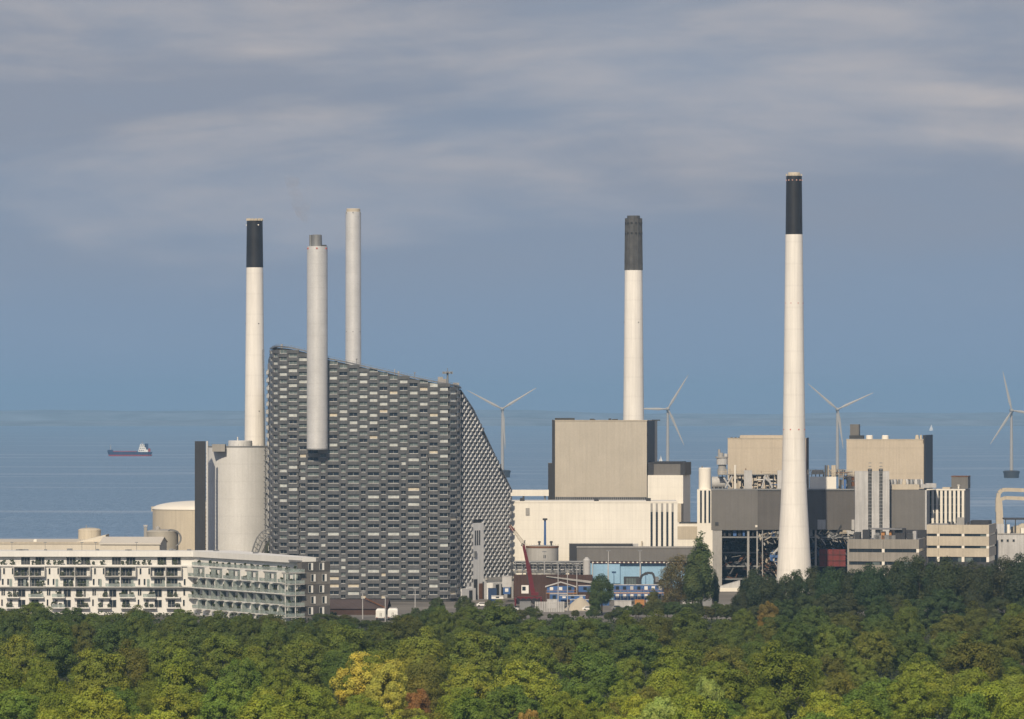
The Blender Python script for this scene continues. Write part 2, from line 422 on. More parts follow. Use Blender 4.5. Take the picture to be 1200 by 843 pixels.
for i in range(ncol+1):
    s = off+i*PITCH
    if s > S[-1]: continue
    x, y, ang = at(fpath, S, s); zt = ztop_front(x, y); px = 600+F*x/y
    corner = px > 521
    for r in range(0, 72):
        z = 1.1+r*ROW
        if z+ROW > zt+.2: break
        zz = 53.0-z                                   # below this height long and short blocks alternate
        k = min(1, max(0, zz/7)) if 352 < px < 500 else 0
        big = (r % 2 == 0)
        if (i+r) % 2 == 0:                            # a block, its width depends on the row
            wd = PITCH*(1.22*(1-k)+(1.55 if big else .88)*k)
            if corner: wd = PITCH*.95
            bricks.append((x, y, z, ang, wd, px))
        else:
            wd = PITCH*(.80*(1-k)+(.47 if big else 1.14)*k)
            q = rng.random()
            if z > 58: g = 2 if q < .42 else (1 if q < .86 else (3 if q < .94 else 0))  # upper panes paler: reflected sky put into the glass colour
            elif z > 40: g = 1 if q < .58 else (2 if q < .68 else (0 if q < .99 else 3))
            elif z < 12 and q < .2: g = 3
            else: g = 0 if q < .80 else (1 if q < .94 else (2 if q < .985 else 3))
            if k > .9 and not big and (r % 10) == 7 and q < .75: g = 2
            wins.append((x, y, z, ang, wd, g, px))
def facing(ang): return abs(math.cos(ang))
bricks.sort(key=lambda b: -b[4]*facing(b[3])*(1 if b[2] > 9 else .2)*(.3 if 358 < b[5] < 386 and b[2] > 50 else 1))
wins.sort(key=lambda b: -b[4]*facing(b[3])*(1 if b[2] > 9 else .2)*(.3 if 358 < b[6] < 386 and b[2] > 50 else 1))
def add_mesh(dst, me, x, y, z, ang, sx, sy, sz, mis=None):
    c, s_ = math.cos(ang), math.sin(ang); b = len(dst.v)
    for v in me.vertices:
        X_, Y_, Z_ = v.co.x*sx, v.co.y*sy, v.co.z*sz
        dst.v.append((x+c*X_-s_*Y_, y+s_*X_+c*Y_, z+Z_))
    for p in me.polygons:
        dst.f.append(tuple(b+i for i in p.vertices)); dst.m.append(mis[p.material_index] if mis else 0); dst.sm.append(False)
rest = MB()
for j, (x, y, z, ang, wd, px) in enumerate(bricks):
    if j < 300: inst('brick', BRICK, hill, (x, y, z), ang, (wd, 1, ROW))
    else: add_mesh(rest, BRICK, x, y, z, ang, wd, 1, ROW)
rest.build('brick_field', ALU, hill)['kind'] = 'stuff'
rest = MB()
for j, (x, y, z, ang, wd, g, px) in enumerate(wins):
    if j < 300: inst('window', PANES[g], hill, (x, y, z), ang, (wd, 1, ROW))
    else: add_mesh(rest, PANES[g], x, y, z, ang, wd, 1, ROW, (0, 1+g))
rest.build('window_field', [FRAME]+GLZ, hill)['kind'] = 'stuff'
# receding right flank: narrower blocks seen end-on, wall turned towards the sun
SB = brick_mesh('flank_brick', 0, 1.0)
for v in SB.vertices:                                  # ends leaning back a little, shaped to catch the sun
    if v.co.z > .5 and v.co.x < 0: v.co.x += .17
for v in SB.vertices:
    if v.co.y < -.5: v.co.x += .30  # outer edges skewed, also so the ends catch sunlight
rest = MB(); SS = arclen(spath); SP = 1.36; nc = int(SS[-1]/SP); panes = MB()
for i in range(nc+1):
    s = .8+i*SP
    if s > SS[-1]-.3: continue
    x, y, ang = at(spath, SS, s); t = s/SS[-1]; zt = ztop_side(t)
    for r in range(0, 72):
        z = 1.1+r*ROW
        if z+ROW > zt+.35: break
        if z < 4.2 or (t > .44 and z < 7.2) or (.20 < t < .44 and z < 26.2): continue
        if (i+r) % 2 == 0: add_mesh(rest, SB, x, y, z, ang, SP*.92, .85, ROW)
        else: add_mesh(panes, PANES[1], x, y, z, ang, SP*.95, 1, ROW, (0, 1))
rest.build('flank_brick_field', ALU, hill)['kind'] = 'stuff'
panes.build('flank_window_field', [FRAME, G_MID], hill)['kind'] = 'stuff'
# pale concrete stair tower and plinth on the right flank
fl = Face(SIDE0, SIDE1); PALEFLANK = mat('whitewashed_concrete', (.66, .66, .65), .8, var=.1, streak=.2)
mb = MB(); fl.box(mb, fl.L*.21, fl.L*.435, 0, 26, 0, .75); fl.box(mb, fl.L*.1, fl.L*.21, 0, 6.5, 0, .72); mb.build('stair_tower', PALEFLANK, hill)
mb = MB(); fl.box(mb, -2, fl.L*.21, 0, 4.1, .05, 2.2); fl.box(mb, fl.L*.435, fl.L, 0, 7.1, .05, .8); fl.box(mb, fl.L*.5, fl.L*.95, 0, 5.6, .8, 3.2)
mb.build('plinth', PALEFLANK, hill)
mb = MB(); fl.box(mb, fl.L*.46, fl.L*.98, 6.5, 7.3, .8, 1.5); mb.build('ledge', CONCRETE, hill)
for u in (.26, .30, .34):
    mb = MB(); fl.box(mb, fl.L*u, fl.L*u+.7, 18.5, 23.5, .75, .85); mb.build('vent_slot', DARKMET, hill)
mb = MB(); fl.box(mb, fl.L*.24, fl.L*.28, 14.5, 16.5, .75, 1.2); mb.build('fan_box', GREYMET, hill)
for u, wd, hh in ((.08, 2, 3.4), (.24, 2.2, 7), (.34, 3, 5.5), (.41, .8, 6), (.55, 2, 5), (.66, 1.6, 5), (.78, 2.4, 5), (.9, 1.2, 5)):
    mb = MB(); o = 3.2 if u > .5 else (.75 if u > .21 else 2.2); fl.box(mb, fl.L*u, fl.L*u+wd, .2, hh, o, o+.08); mb.build('gate', DARKMET if u != .34 else RUST, hill)
# left flank: pale wall with projecting dark window boxes
lf = Face(LEFTB, LEFTF)
mb = MB(); lf.box(mb, 1, lf.L-1, 0, 80.5, .02, .25); mb.build('left_wall', CONCRETE, hill)
for k in range(26):
    z = 8+k*2.75; u = (.12+.1*math.sin(k*.9))*lf.L
    lf.window(hill, u, u+lf.L*.55, z, z+1.2, [FRAME, G_DARK], .7, .25)
mb = MB()
for (x, y), (x2, y2) in zip(fpath, fpath[1:]):
    f_ = Face((x, y), (x2, y2)); za, zb = ztop_front(x, y), ztop_front(x2, y2); b0 = len(mb.v)
    mb.hexa([f_.p(-.02, za-.1, .7), f_.p(f_.L+.02, zb-.1, .7), f_.p(f_.L+.02, zb-.1, -.6), f_.p(-.02, za-.1, -.6), f_.p(-.02, za+.42, .7), f_.p(f_.L+.02, zb+.42, .7), f_.p(f_.L+.02, zb+.42, -.6), f_.p(-.02, za+.42, -.6)])
for i in range(50):
    (x, y), (x2, y2) = spath[i], spath[i+1]; f_ = Face((x, y), (x2, y2)); za, zb = ztop_side(i/50), ztop_side((i+1)/50)
    mb.hexa([f_.p(-.02, za-.1, .7), f_.p(f_.L+.02, zb-.1, .7), f_.p(f_.L+.02, zb-.1, -.6), f_.p(-.02, za-.1, -.6), f_.p(-.02, za+.35, .7), f_.p(f_.L+.02, zb+.35, .7), f_.p(f_.L+.02, zb+.35, -.6), f_.p(-.02, za+.35, -.6)])
mb.build('roof_edge_coping', ALU, hill)
# roof edge: rail, mast, lift house and small kit
mb = MB()
for i in range(0, len(fpath)-1):
    (x, y), (x2, y2) = fpath[i], fpath[i+1]; z = ztop_front(x, y); z2 = ztop_front(x2, y2)
    if z > 70: mb.tube((x, y+1.5, z+.9), (x2, y2+1.5, z2+.9), .05, 4); mb.tube((x, y+1.5, z-.3), (x, y+1.5, z+.9), .04, 4)
mb.build('roof_railing', GREYMET, hill)
mb = MB(); D = 1612; x = X(524.5, D)
mb.lathe(x, D, [(.38, Z(452, D)), (.3, Z(437, D))], 10); mb.lathe(x, D, [(.5, Z(438, D)), (1.5, Z(437, D)), (1.5, Z(436.2, D)), (.5, Z(435.6, D))], 12)
for k in range(6): a = k*math.pi/3; mb.box(x+1.45*math.cos(a)-.3, x+1.45*math.cos(a)+.3, D+1.45*math.sin(a)-.3, D+1.45*math.sin(a)+.3, Z(438.4, D), Z(435.6, D))
mb.tube((x, D, Z(436, D)), (x, D, Z(431.5, D)), .1, 5)
mb.build('antenna_mast', GREYMET, hill)
for px, pw, py, hgt in ((513, 6, 449.5, 2.2), (519, 4, 449, 1.4), (531, 7, 452.5, 1.1), (466, 2, 438.5, .9), (462, .8, 438, 1.5), (329, 2, 406, .7)):
    mb = MB(); D = 1606; mb.box(X(px, D), X(px+pw, D), D, D+3, Z(py, D)-1.2, Z(py, D)+hgt); mb.build('roof_plant_box', CONCRETE, hill)
for px, py in ((486, 443), (418, 427)):
    mb = MB(); D = 1604; x = X(px, D); z = Z(py, D); mb.tube((x, D, z-.4), (x, D, z+1.6), .12, 6); mb.box(x-.3, x+.3, D-.2, D+.2, z+1.5, z+1.9); mb.build('roof_lamp', GREYMET, hill)

# ---------------------------------------------------------------- chimneys
def chimney(name, label, px, D, prof, mat_body, z0=0.0, group='tall flue chimneys', n=48):
    x = X(px, D); t = thing(name, label, 'chimney', (x, D, z0), group)
    mb = MB(); mb.lathe(x, D, [(wp*D/F/2, (z0 if py is None else Z(py, D))) for wp, py in prof], n); mb.build('shaft', mat_body, t)
    return t, x
def ring(t, x, D, wpx, py0, py1, m, name='collar'):
    mb = MB(); mb.lathe(x, D, [(wpx*D/F/2, Z(py1, D)), (wpx*D/F/2, Z(py0, D))], 40); return mb.build(name, m, t)
def lamps(t, x, D, wpx, py, n=8, m=REDLAMP, sz=.35):
    for k in range(n):
        a = 2*math.pi*(k+.5)/n; r = wpx*D/F/2; mb = MB(); cx, cy = x+r*math.cos(a), D+r*math.sin(a)
        if math.sin(a) > .2: continue
        mb.box(cx-sz, cx+sz, cy-sz, cy+sz, Z(py, D)-sz, Z(py, D)+sz); mb.build('warning_lamp', m, t)
def ladder(t, x, D, a, prof, m=GREYMET):
    mb = MB()
    for (w0, p0), (w1, p1) in zip(prof, prof[1:]):
        A = Vector((x+w0*D/F/2*math.cos(a), D+w0*D/F/2*math.sin(a), Z(p0, D))); B = Vector((x+w1*D/F/2*math.cos(a), D+w1*D/F/2*math.sin(a), Z(p1, D)))
        tn = Vector((-math.sin(a), math.cos(a), 0))*.45; o = Vector((math.cos(a), math.sin(a), 0))*.35
        mb.tube(A+tn+o, B+tn+o, .07, 4); mb.tube(A-tn+o, B-tn+o, .07, 4); mb.tube(A+o*2.6, B+o*2.6, .06, 4)
        nn = int((B-A).length/2.2)
        for k in range(nn+1):
            q = A+(B-A)*k/max(nn, 1); mb.tube(q+tn+o, q-tn+o, .05, 4); mb.tube(q+tn+o, q+o*2.6, .05, 4); mb.tube(q-tn+o, q+o*2.6, .05, 4)
    mb.build('caged_ladder', m, t)
# 1 black-topped, left
D = 1760
t, x = chimney('chimney', 'white chimney with black top behind the silver silo', 298.5, D, [(27, None), (23.5, 500), (21, 380), (19.8, 313.5)], CHIMW)
mb = MB(); mb.lathe(x, D, [(20.0*D/F/2, Z(313.7, D)), (18.6*D/F/2, Z(259, D))], 48); mb.build('black_top', BLACK, t)
mb = MB()
for k in range(14): a = k*2*math.pi/14; mb.box(x+2.75*math.cos(a)-.35, x+2.75*math.cos(a)+.35, D+2.75*math.sin(a)-.35, D+2.75*math.sin(a)+.35, Z(259, D), Z(256.3, D))
mb.lathe(x, D, [(2.6, Z(259.2, D)), (2.6, Z(257, D))], 32); mb.build('crown', BEIGE, t)
lamps(t, x, D, 19, 264, 3, CHIMW, .22); lamps(t, x, D, 20.6, 379.5, 3, DARKMET, .18); lamps(t, x, D, 22.5, 482, 3, DARKMET, .18)
ladder(t, x, D, R(-28), [(20.5, 410), (23.5, 500), (25, 560)])
# 2 steel chimney hung on the brick facade
D = 1597.2
zb = Z(527, D); x = X(371.8, D)
t = thing('chimney', 'short fat galvanised steel chimney ending halfway down the brick facade', 'chimney', (x, D, zb), 'tall flue chimneys')
mb = MB(); r = 24.6*D/F/2; mb.lathe(x, D, [(r, zb), (r*.985, Z(289, D))], 64); mb.build('shaft', SILVER, t)
mb = MB(); mb.lathe(x, D, [(r*1.03, zb-.1), (r*1.03, zb+.35)], 64); mb.build('bottom_ring', GREYMET, t)
mb = MB(); mb.lathe(x-.2, D, [(1.85, Z(290, D)), (1.75, Z(276, D)), (1.55, Z(275.2, D))], 32); mb.build('flue', GREYMET, t)
mb = MB(); mb.lathe(x-2.25, D-.3, [(.42, Z(290, D)), (.42, Z(275.6, D))], 14); mb.build('flue', GREYMET, t)
mb = MB(); mb.box(x+1.6, x+3.1, D-1, D+1, Z(290, D), Z(287.2, D)); mb.build('hatch', DARKMET, t)
lamps(t, x, D, 24.4, 291.5, 6, REDLAMP, .22)
# 3 slim steel chimney
D = 1700
t, x = chimney('chimney', 'slim pale steel chimney rising behind the sloping roof', 414, D, [(19, None), (18.6, 430), (18.1, 248.5)], SILVER)
mb = MB(); mb.lathe(x, D, [(16.4*D/F/2, Z(249, D)), (16.4*D/F/2, Z(245.4, D)), (15.4*D/F/2, Z(244.7, D))], 40); mb.build('crown', BEIGE, t)
lamps(t, x, D, 18.3, 389, 6, DARKMET, .13); lamps(t, x, D, 18.3, 249.5, 6, GREYMET, .2)
# 4 octagonal dark-topped chimney
D = 1860
t, x = chimney('chimney', 'white chimney with ribbed dark grey top behind the beige block', 742.5, D, [(29, None), (24.5, 493), (22.3, 400), (20.8, 317)], CHIMW)
DTOP = mat('dark_ribbed_top', (.085, .085, .085), .7, var=.25, scale=.4, streak=.3, rows=3.0)
mb = MB(); mb.lathe(x, D, [(20.3*D/F/2, Z(317.2, D)), (18.9*D/F/2, Z(257, D))], 12, False); mb.build('dark_top', DTOP, t)
mb = MB(); mb.lathe(x, D, [(15.2*D/F/2, Z(257.5, D)), (15.2*D/F/2, Z(253, D))], 12, False); mb.build('crown', DTOP, t)
mb = MB()
for k in range(12):
    a = 2*math.pi*k/12; r0, r1 = 20.4*D/F/2, 19*D/F/2
    mb.tube((x+r0*math.cos(a), D+r0*math.sin(a), Z(317, D)), (x+r1*math.cos(a), D+r1*math.sin(a), Z(256, D)), .22, 5)
mb.build('ribs', DTOP, t)
lamps(t, x, D, 19.3, 261.5, 12, BLACK, .3); lamps(t, x, D, 19.6, 273.5, 12, BLACK, .3); lamps(t, x, D, 22, 378, 3, DARKMET, .18)
# 5 tallest, flared foot
D = 1640
t, x = chimney('chimney', 'tallest white chimney with black top and flared foot', 930.5, D,
               [(47, None), (42.5, 690), (38.6, 655), (35, 622), (32, 595), (29.3, 565), (27.2, 530), (25.4, 480), (23.6, 420), (22, 350), (20.3, 275)], CHIMW, n=64)
mb = MB(); mb.lathe(x, D, [(19.9*D/F/2, Z(275.2, D)), (18.4*D/F/2, Z(206.5, D))], 64); mb.build('black_top', BLACK, t)
mb = MB(); mb.lathe(x, D, [(15*D/F/2, Z(206.8, D)), (15*D/F/2, Z(203.5, D)), (13.8*D/F/2, Z(202.3, D))], 40); mb.build('crown', BEIGE, t)
mb = MB()
for k in range(16):
    a = k*math.pi/8; r = 18.6*D/F/2; mb.tube((x+r*math.cos(a), D+r*math.sin(a), Z(206.5, D)), (x+r*math.cos(a), D+r*math.sin(a), Z(204, D)), .09, 4)
mb.build('rim_rail', BEIGE, t)
lamps(t, x, D, 18.6, 211.5, 12, mat('pink_lamp', (.5, .3, .25), .4), .2); lamps(t, x, D, 21.8, 355.5, 8, REDLAMP, .14); lamps(t, x, D, 25.6, 503.5, 8, REDLAMP, .2)

# ---------------------------------------------------------------- silver silo, lift shaft, tanks on the left
D = 1712
x = X(281.5, D); r = 79.5*D/F/2
t = thing('storage_silo', 'huge silver cylindrical silo left of the brick building', 'silo', (x, D, 0))
mb = MB(); mb.lathe(x, D, [(r, 0), (r, Z(523.6, D-r))], 96); mb.build('shell', SILO, t)
mb = MB(); zt = Z(523.6, D-r); mb.lathe(x, D, [(r*1.004, zt-.35), (r*1.004, zt+.15)], 96); mb.build('rim', GREYMET, t)
mb = MB(); mb.lathe(x, D, [(4.3, zt), (4.3, zt+1.9), (4.1, zt+2.1)], 40); mb.build('top_drum', SILO, t)
mb = MB(); mb.tube((x-.8, D-2, zt), (x-.8, D-2, zt+3.4), .25, 8); mb.build('vent_pipe', SILO, t)
mb = MB()
for k in range(40):
    a = 2*math.pi*k/40; mb.tube((x+r*.99*math.cos(a), D+r*.99*math.sin(a), zt), (x+r*.99*math.cos(a), D+r*.99*math.sin(a), zt+1.0), .04, 4)
mb.build('roof_railing', GREYMET, t)
mb = MB(); a = R(-38)
for s_ in (-.7, .7):
    px_, py_ = x+(r+.3)*math.cos(a)-s_*math.sin(a), D+(r+.3)*math.sin(a)+s_*math.cos(a); mb.tube((px_, py_, 8), (px_, py_, zt), .14, 5)
for k in range(22): z = 10+k*1.9; mb.box(x+(r+.1)*math.cos(a)-.8, x+(r+.1)*math.cos(a)+.8, D+(r)*math.sin(a)-.9, D+(r)*math.sin(a)-.2, z, z+.25)
mb.build('ladder_cage', GREYMET, t)
D = 1690
b = Blk(228.3, 241, D, 6, -4)
t = thing('lift_shaft', 'narrow black slab tower beside the silver silo', 'tower', b.base)
mb = MB(); b.prism(mb, 0, b.z(517.3)); mb.build('wall', CHARCOAL, t)
mb = MB(); mb.tube((X(243, D), D-1, 0), (X(243, D), D-1, Z(517, D)), .4, 8); mb.build('corner_pipe', SILO, t)
mb = MB()
for k in range(30): z = 8+k*1.4; mb.box(X(241.4, D), X(242.8, D), D-1.2, D-.5, z, z+.35)
mb.build('stair_rungs', DARKMET, t)
mb = MB(); mb.box(X(247, D), X(262, D), D+8, D+14, Z(523, D)-2, Z(521, D)); mb.build('link_bridge', CONCRETE, t)

def tank(name, label, pxc, wpx, D, pyt, mat_, dome=0.0, group='round storage tanks', n=64):
    x = X(pxc, D); r = wpx*D/F/2; zt = Z(pyt, D-r); t = thing(name, label, 'tank', (x, D, 0), group)
    mb = MB(); mb.lathe(x, D, [(r, 0), (r, zt)], n); mb.build('shell', mat_, t)
    mb = MB(); prof = [(r*1.012, zt-.15), (r*1.012, zt+.12)]+[(r*math.cos(a), zt+.12+dome*math.sin(a)) for a in np.linspace(.12, 1.5, 9)]
    mb.lathe(x, D, prof, n); mb.build('roof', mat_ if dome < 2 else WHITE, t)
    return t, x, r, zt
t, x, r, zt = tank('storage_tank', 'large cream tank with shallow domed roof left of the black slab', 238, 118, 1790, 597.5, mat('cream_tank_paint', (.52, .46, .36), .6, var=.05, streak=.12, ribs=2.6), 2.9)
mb = MB(); mb.box(x-r-.4, x-r+1.4, 1788, 1791, zt-1, zt+.8); mb.build('gauge_box', BEIGE, t)
t, x, r, zt = tank('storage_tank', 'small grey tank with looping pipes in front of the cream tank', 190.5, 37, 1690, 624, mat('grey_tank_paint', (.42, .39, .33), .5, .2, var=.06, rows=2.2), .9)
mb = MB()
for k in range(3):
    o = k*.7; mb.path([(x+r*.4, 1690-r*.8-o*.3, zt+.4)]+[(x+r*.55+(r*.7-o*.3)*math.sin(a), 1690-r*.75, zt-2.2+3.2*math.cos(a)) for a in np.linspace(0, 2.6, 8)], .16, 6)
mb.build('loop_pipes', GREYMET, t)
mb = MB(); mb.lathe(x-1.5, 1690-2, [(.9, zt+.5), (.8, zt+1.6), (.2, zt+2.1)], 14); mb.build('hatch', CONCRETE, t)
t, x, r, zt = tank('storage_tank', 'small cream tank above the long white shed at far left', 105, 26.5, 1640, 622, MATS['cream_tank_paint'], .8)
mb = MB(); mb.tube((x-1, 1640-r*.4, zt), (x-1, 1640-r*.4, zt+1.8), .12, 6); mb.build('vent_pipe', CONCRETE, t)
D = 1700; t = thing('vent_stack', 'small square capped vent stack beside the small grey tank', 'vent', (X(170.5, D), D, 0))
mb = MB(); mb.box(X(168.6, D), X(172.4, D), D, D+1.2, 0, Z(618, D)); mb.build('duct', CONCRETE, t)
mb = MB(); mb.box(X(168.2, D), X(172.8, D), D-.2, D+1.4, Z(617.4, D), Z(615.4, D)); mb.build('cap', LCONC, t)

# sheds behind the flats
D = 1600; b = Blk(-90, 120, D, 45, 0)
t = thing('long_shed', 'long low cream shed with flat roof at far left', 'shed', b.base)
mb = MB(); b.prism(mb, 0, b.z(636)); mb.build('wall', mat('cream_render', (.60, .55, .46), .7, var=.06, streak=.06), t)
mb = MB(); b.front.box(mb, -.2, b.front.L+.2, b.z(636)-.5, b.z(636)+.25, -.1, .2); mb.build('eaves', BEIGE, t)
mb = MB(); mb.lathe(X(41.5, D+8), D+8, [(.7, b.z(636)), (.7, b.z(634)), (.3, b.z(632.8))], 16); mb.build('roof_vent', WHITE, t)
mb = MB(); mb.prism([(X(88, D), D+6), (X(122, D), D+6), (X(122, D), D+20), (X(88, D), D+20)], b.z(637), 0, [b.z(635.8), b.z(627.5), b.z(627.5), b.z(635.8)]); mb.build('roof_ramp', MATS['cream_render'], t)
b = Blk(117.5, 187, 1585, 15, 5)
t = thing('gabled_shed', 'cream shed with pale pitched roof in front of the small grey tank', 'shed', b.base)
ze, zr = b.z(636.5), b.z(630.2)
mb = MB(); b.prism(mb, 0, ze); mb.face([b.right.p(0, ze), b.right.p(b.right.L, ze), b.right.p(b.right.L/2, zr)]); mb.face([b.left.p(0, ze), b.left.p(b.left.L, ze), b.left.p(b.left.L/2, zr)]); mb.build('wall', MATS['cream_render'], t)
mb = MB(); f = b.front; L2 = b.depth/2
mb.face([f.p(-.4, ze-.15, .4), f.p(f.L+.4, ze-.15, .4), f.p(f.L+.4, zr+.1, -L2), f.p(-.4, zr+.1, -L2)])
mb.face([f.p(-.4, zr+.1, -L2), f.p(f.L+.4, zr+.1, -L2), f.p(f.L+.4, ze-.15, -b.depth-.4), f.p(-.4, ze-.15, -b.depth-.4)])
f.box(mb, -.4, f.L+.4, ze-.5, ze-.15, .2, .45)
mb.build('roof', mat('pale_sheet_roof', (.58, .54, .47), .5, var=.06, ribs=1.2), t)
# curved conveyor between silo and brick building
t = thing('conveyor', 'curved grey lattice conveyor climbing beside the silver silo', 'conveyor', (X(305, 1640), 1640, 0))
D = 1640
pts = [(294, 652), (297, 640), (301, 630), (306, 624), (313, 620.5), (322, 619)]
for dy, nm in ((0, 'lattice_side'), (3.2, 'lattice_side')):
    mb = MB()
    P = [Vector((X(a, D), D+dy, Z(c_, D))) for a, c_ in pts]; Q = [p+Vector((1.7, 0, -1.7)) for p in P]
    mb.path(P, .2, 6); mb.path(Q, .2, 6)
    for i in range(len(P)-1):
        mb.tube(P[i], Q[i], .12, 4); mb.tube(P[i], Q[i+1], .12, 4); m_ = (P[i]+P[i+1])/2; mb.tube(m_, (Q[i]+Q[i+1])/2, .1, 4)
    mb.build(nm, GREYMET, t)
mb = MB()
for i in range(len(pts)-1):
    (a, c_), (a2, c2) = pts[i], pts[i+1]
    mb.hexa([(X(a+3, D), D+.3, Z(c_+3, D)-.4), (X(a2+3, D), D+.3, Z(c2+3, D)-.4), (X(a2+3, D), D+3, Z(c2+3, D)-.4), (X(a+3, D), D+3, Z(c_+3, D)-.4),
             (X(a+3, D), D+.3, Z(c_+3, D)+.4), (X(a2+3, D), D+.3, Z(c2+3, D)+.4), (X(a2+3, D), D+3, Z(c2+3, D)+.4), (X(a+3, D), D+3, Z(c_+3, D)+.4)])
mb.build('belt', CONCRETE, t)
mb = MB()
mb.prism([(X(310, D), D+1), (X(322, D), D+1), (X(322, D), D+4), (X(310, D), D+4)], 0, 0, [Z(640, D), Z(622.5, D), Z(622.5, D), Z(640, D)]); mb.build('green_bank', GREENBANK, t)
mb = MB()
for a, b_ in (((306, 652), (321, 624)), ((309, 652), (322, 628))): mb.truss((X(a[0], D), D-.5, Z(a[1], D)), (X(b_[0], D), D-.5, Z(b_[1], D)), .8, 8, .12)
mb.build('stair', DARKMET, t)

# ---------------------------------------------------------------- white apartment block in front
WHITEFLAT = mat('white_flats_render', (.71, .70, .67), .75, var=.05, streak=.07, fine=.02)
apt = thing('apartment_block', 'long white apartment block with balconies above the wood at left', 'apartments', (-95, 1500, 0))
A0, A1, A2, A3 = (X(-70, 1502), 1502.0), (X(226, 1500), 1500.0), (X(353, 1436), 1436.0), (X(386, 1447), 1447.0)
LV = [0.0, 2.3, 5.55, 8.85, 12.2, 15.6]; RF = 20.0
fL, fR = Face(A0, A1), Face(A1, A2); A3 = tuple(fR.p(fR.L, 0, -9.6)[:2]); fE = Face(A2, A3)
back = [(A3[0]-9, A3[1]+12), (A1[0]+9, A1[1]+14), (A0[0], A0[1]+14)]
def inset(f, d): return [tuple(f.p(0, 0, -d)[:2]), tuple(f.p(f.L, 0, -d)[:2])]
mb = MB(); mb.prism([A0, A1, A2, tuple(fR.p(fR.L, 0, -9.6)[:2]), tuple(fR.p(0, 0, -14)[:2]), (A0[0], A0[1]+14)], 0, LV[5]); mb.build('wall', WHITEFLAT, apt)
# set-back top storey with wide fascia
top = [inset(fL, 2)[0], inset(fL, 2)[1], inset(fR, 2)[1], tuple(fR.p(fR.L, 0, -9.4)[:2]), tuple(fR.p(0, 0, -13.8)[:2]), (A0[0], A0[1]+13.8)]
mb = MB(); mb.prism(top, LV[5], RF-1.8); mb.build('top_storey_wall', WHITEFLAT, apt)
rf = [inset(fL, .4)[0], inset(fL, .4)[1], inset(fR, .4)[1], tuple(fR.p(fR.L, 0, -5.0)[:2]), tuple(fR.p(0, 0, -14.2)[:2]), (A0[0], A0[1]+14.2)]
mb = MB(); mb.prism(rf, RF-1.8, RF); roof = mb.build('roof', WHITEFLAT, apt)
for px in (14, 53, 96, 112, 160):
    mb = MB(); D = 1507; x = X(px, D); mb.tube((x, D, RF), (x, D, RF+2.6), .07, 5); mb.box(x-.5, x+.5, D-.1, D+.1, RF+2.4, RF+2.65); mb.build('roof_mast', GREYMET, roof)
for i in range(14):
    px = random.uniform(0, 340); f = fL if px < 220 else fR; u = f.u(px); mb = MB(); f.box(mb, u, u+random.uniform(.6, 2.2), RF, RF+random.uniform(.25, .6), -7, -5.5); mb.build('roof_box', GREYMET, roof)
for f in (fL, fR):
    mb = MB(); f.box(mb, 0, f.L, LV[5]-.45, LV[5]+.02, -.5, .55); mb.build('terrace_edge', WHITEFLAT, apt)
rngA = random.Random(5)
def rail(f, par, u0, u1, z, o, m=GREYMET, glassy=False, h=1.05):
    mb = MB()
    f.box(mb, u0, u1, z+h-.06, z+h, o-.05, o+.02)
    if glassy: mb.mi = 1; f.box(mb, u0, u1, z+.1, z+h-.06, o-.03, o)
    else:
        k = int((u1-u0)/.45)
        for i in range(k+1): uu = u0+(u1-u0)*i/max(k, 1); f.box(mb, uu-.025, uu+.025, z, z+h-.06, o-.04, o)
    return mb.build('railing', [m, G_RAIL], par)
def plants(f, u0, u1, z, o, n, par):
    for i in range(n):
        u = rngA.uniform(u0, u1); mb = MB(); rr = rngA.uniform(.25, .6)
        for j in range(14):
            c = f.p(u+rngA.uniform(-rr, rr), z+.4+rngA.uniform(0, rr*2.2), o+rngA.uniform(-.2, .2)); a = rngA.uniform(.12, .3)
            mb.face([(c[0]-a, c[1], c[2]-a), (c[0]+a, c[1]+.1, c[2]-a*.6), (c[0]+a*.7, c[1], c[2]+a), (c[0]-a*.8, c[1]-.1, c[2]+a)])
        mb.box(*[q for q in (f.p(u, 0, o)[0]-.25, f.p(u, 0, o)[0]+.25, f.p(u, 0, o)[1]-.2, f.p(u, 0, o)[1]+.2)], z, z+.45)
        mb.build('potted_plant', PLANT, par)
    return
SLABG = mat('grey_balcony_edge', (.36, .355, .34), .7, var=.1)
WF = [WHITEFLAT, G_DARK]; WFG = [SLABG, G_DARK]; WFP = [WHITEFLAT, G_PALE]
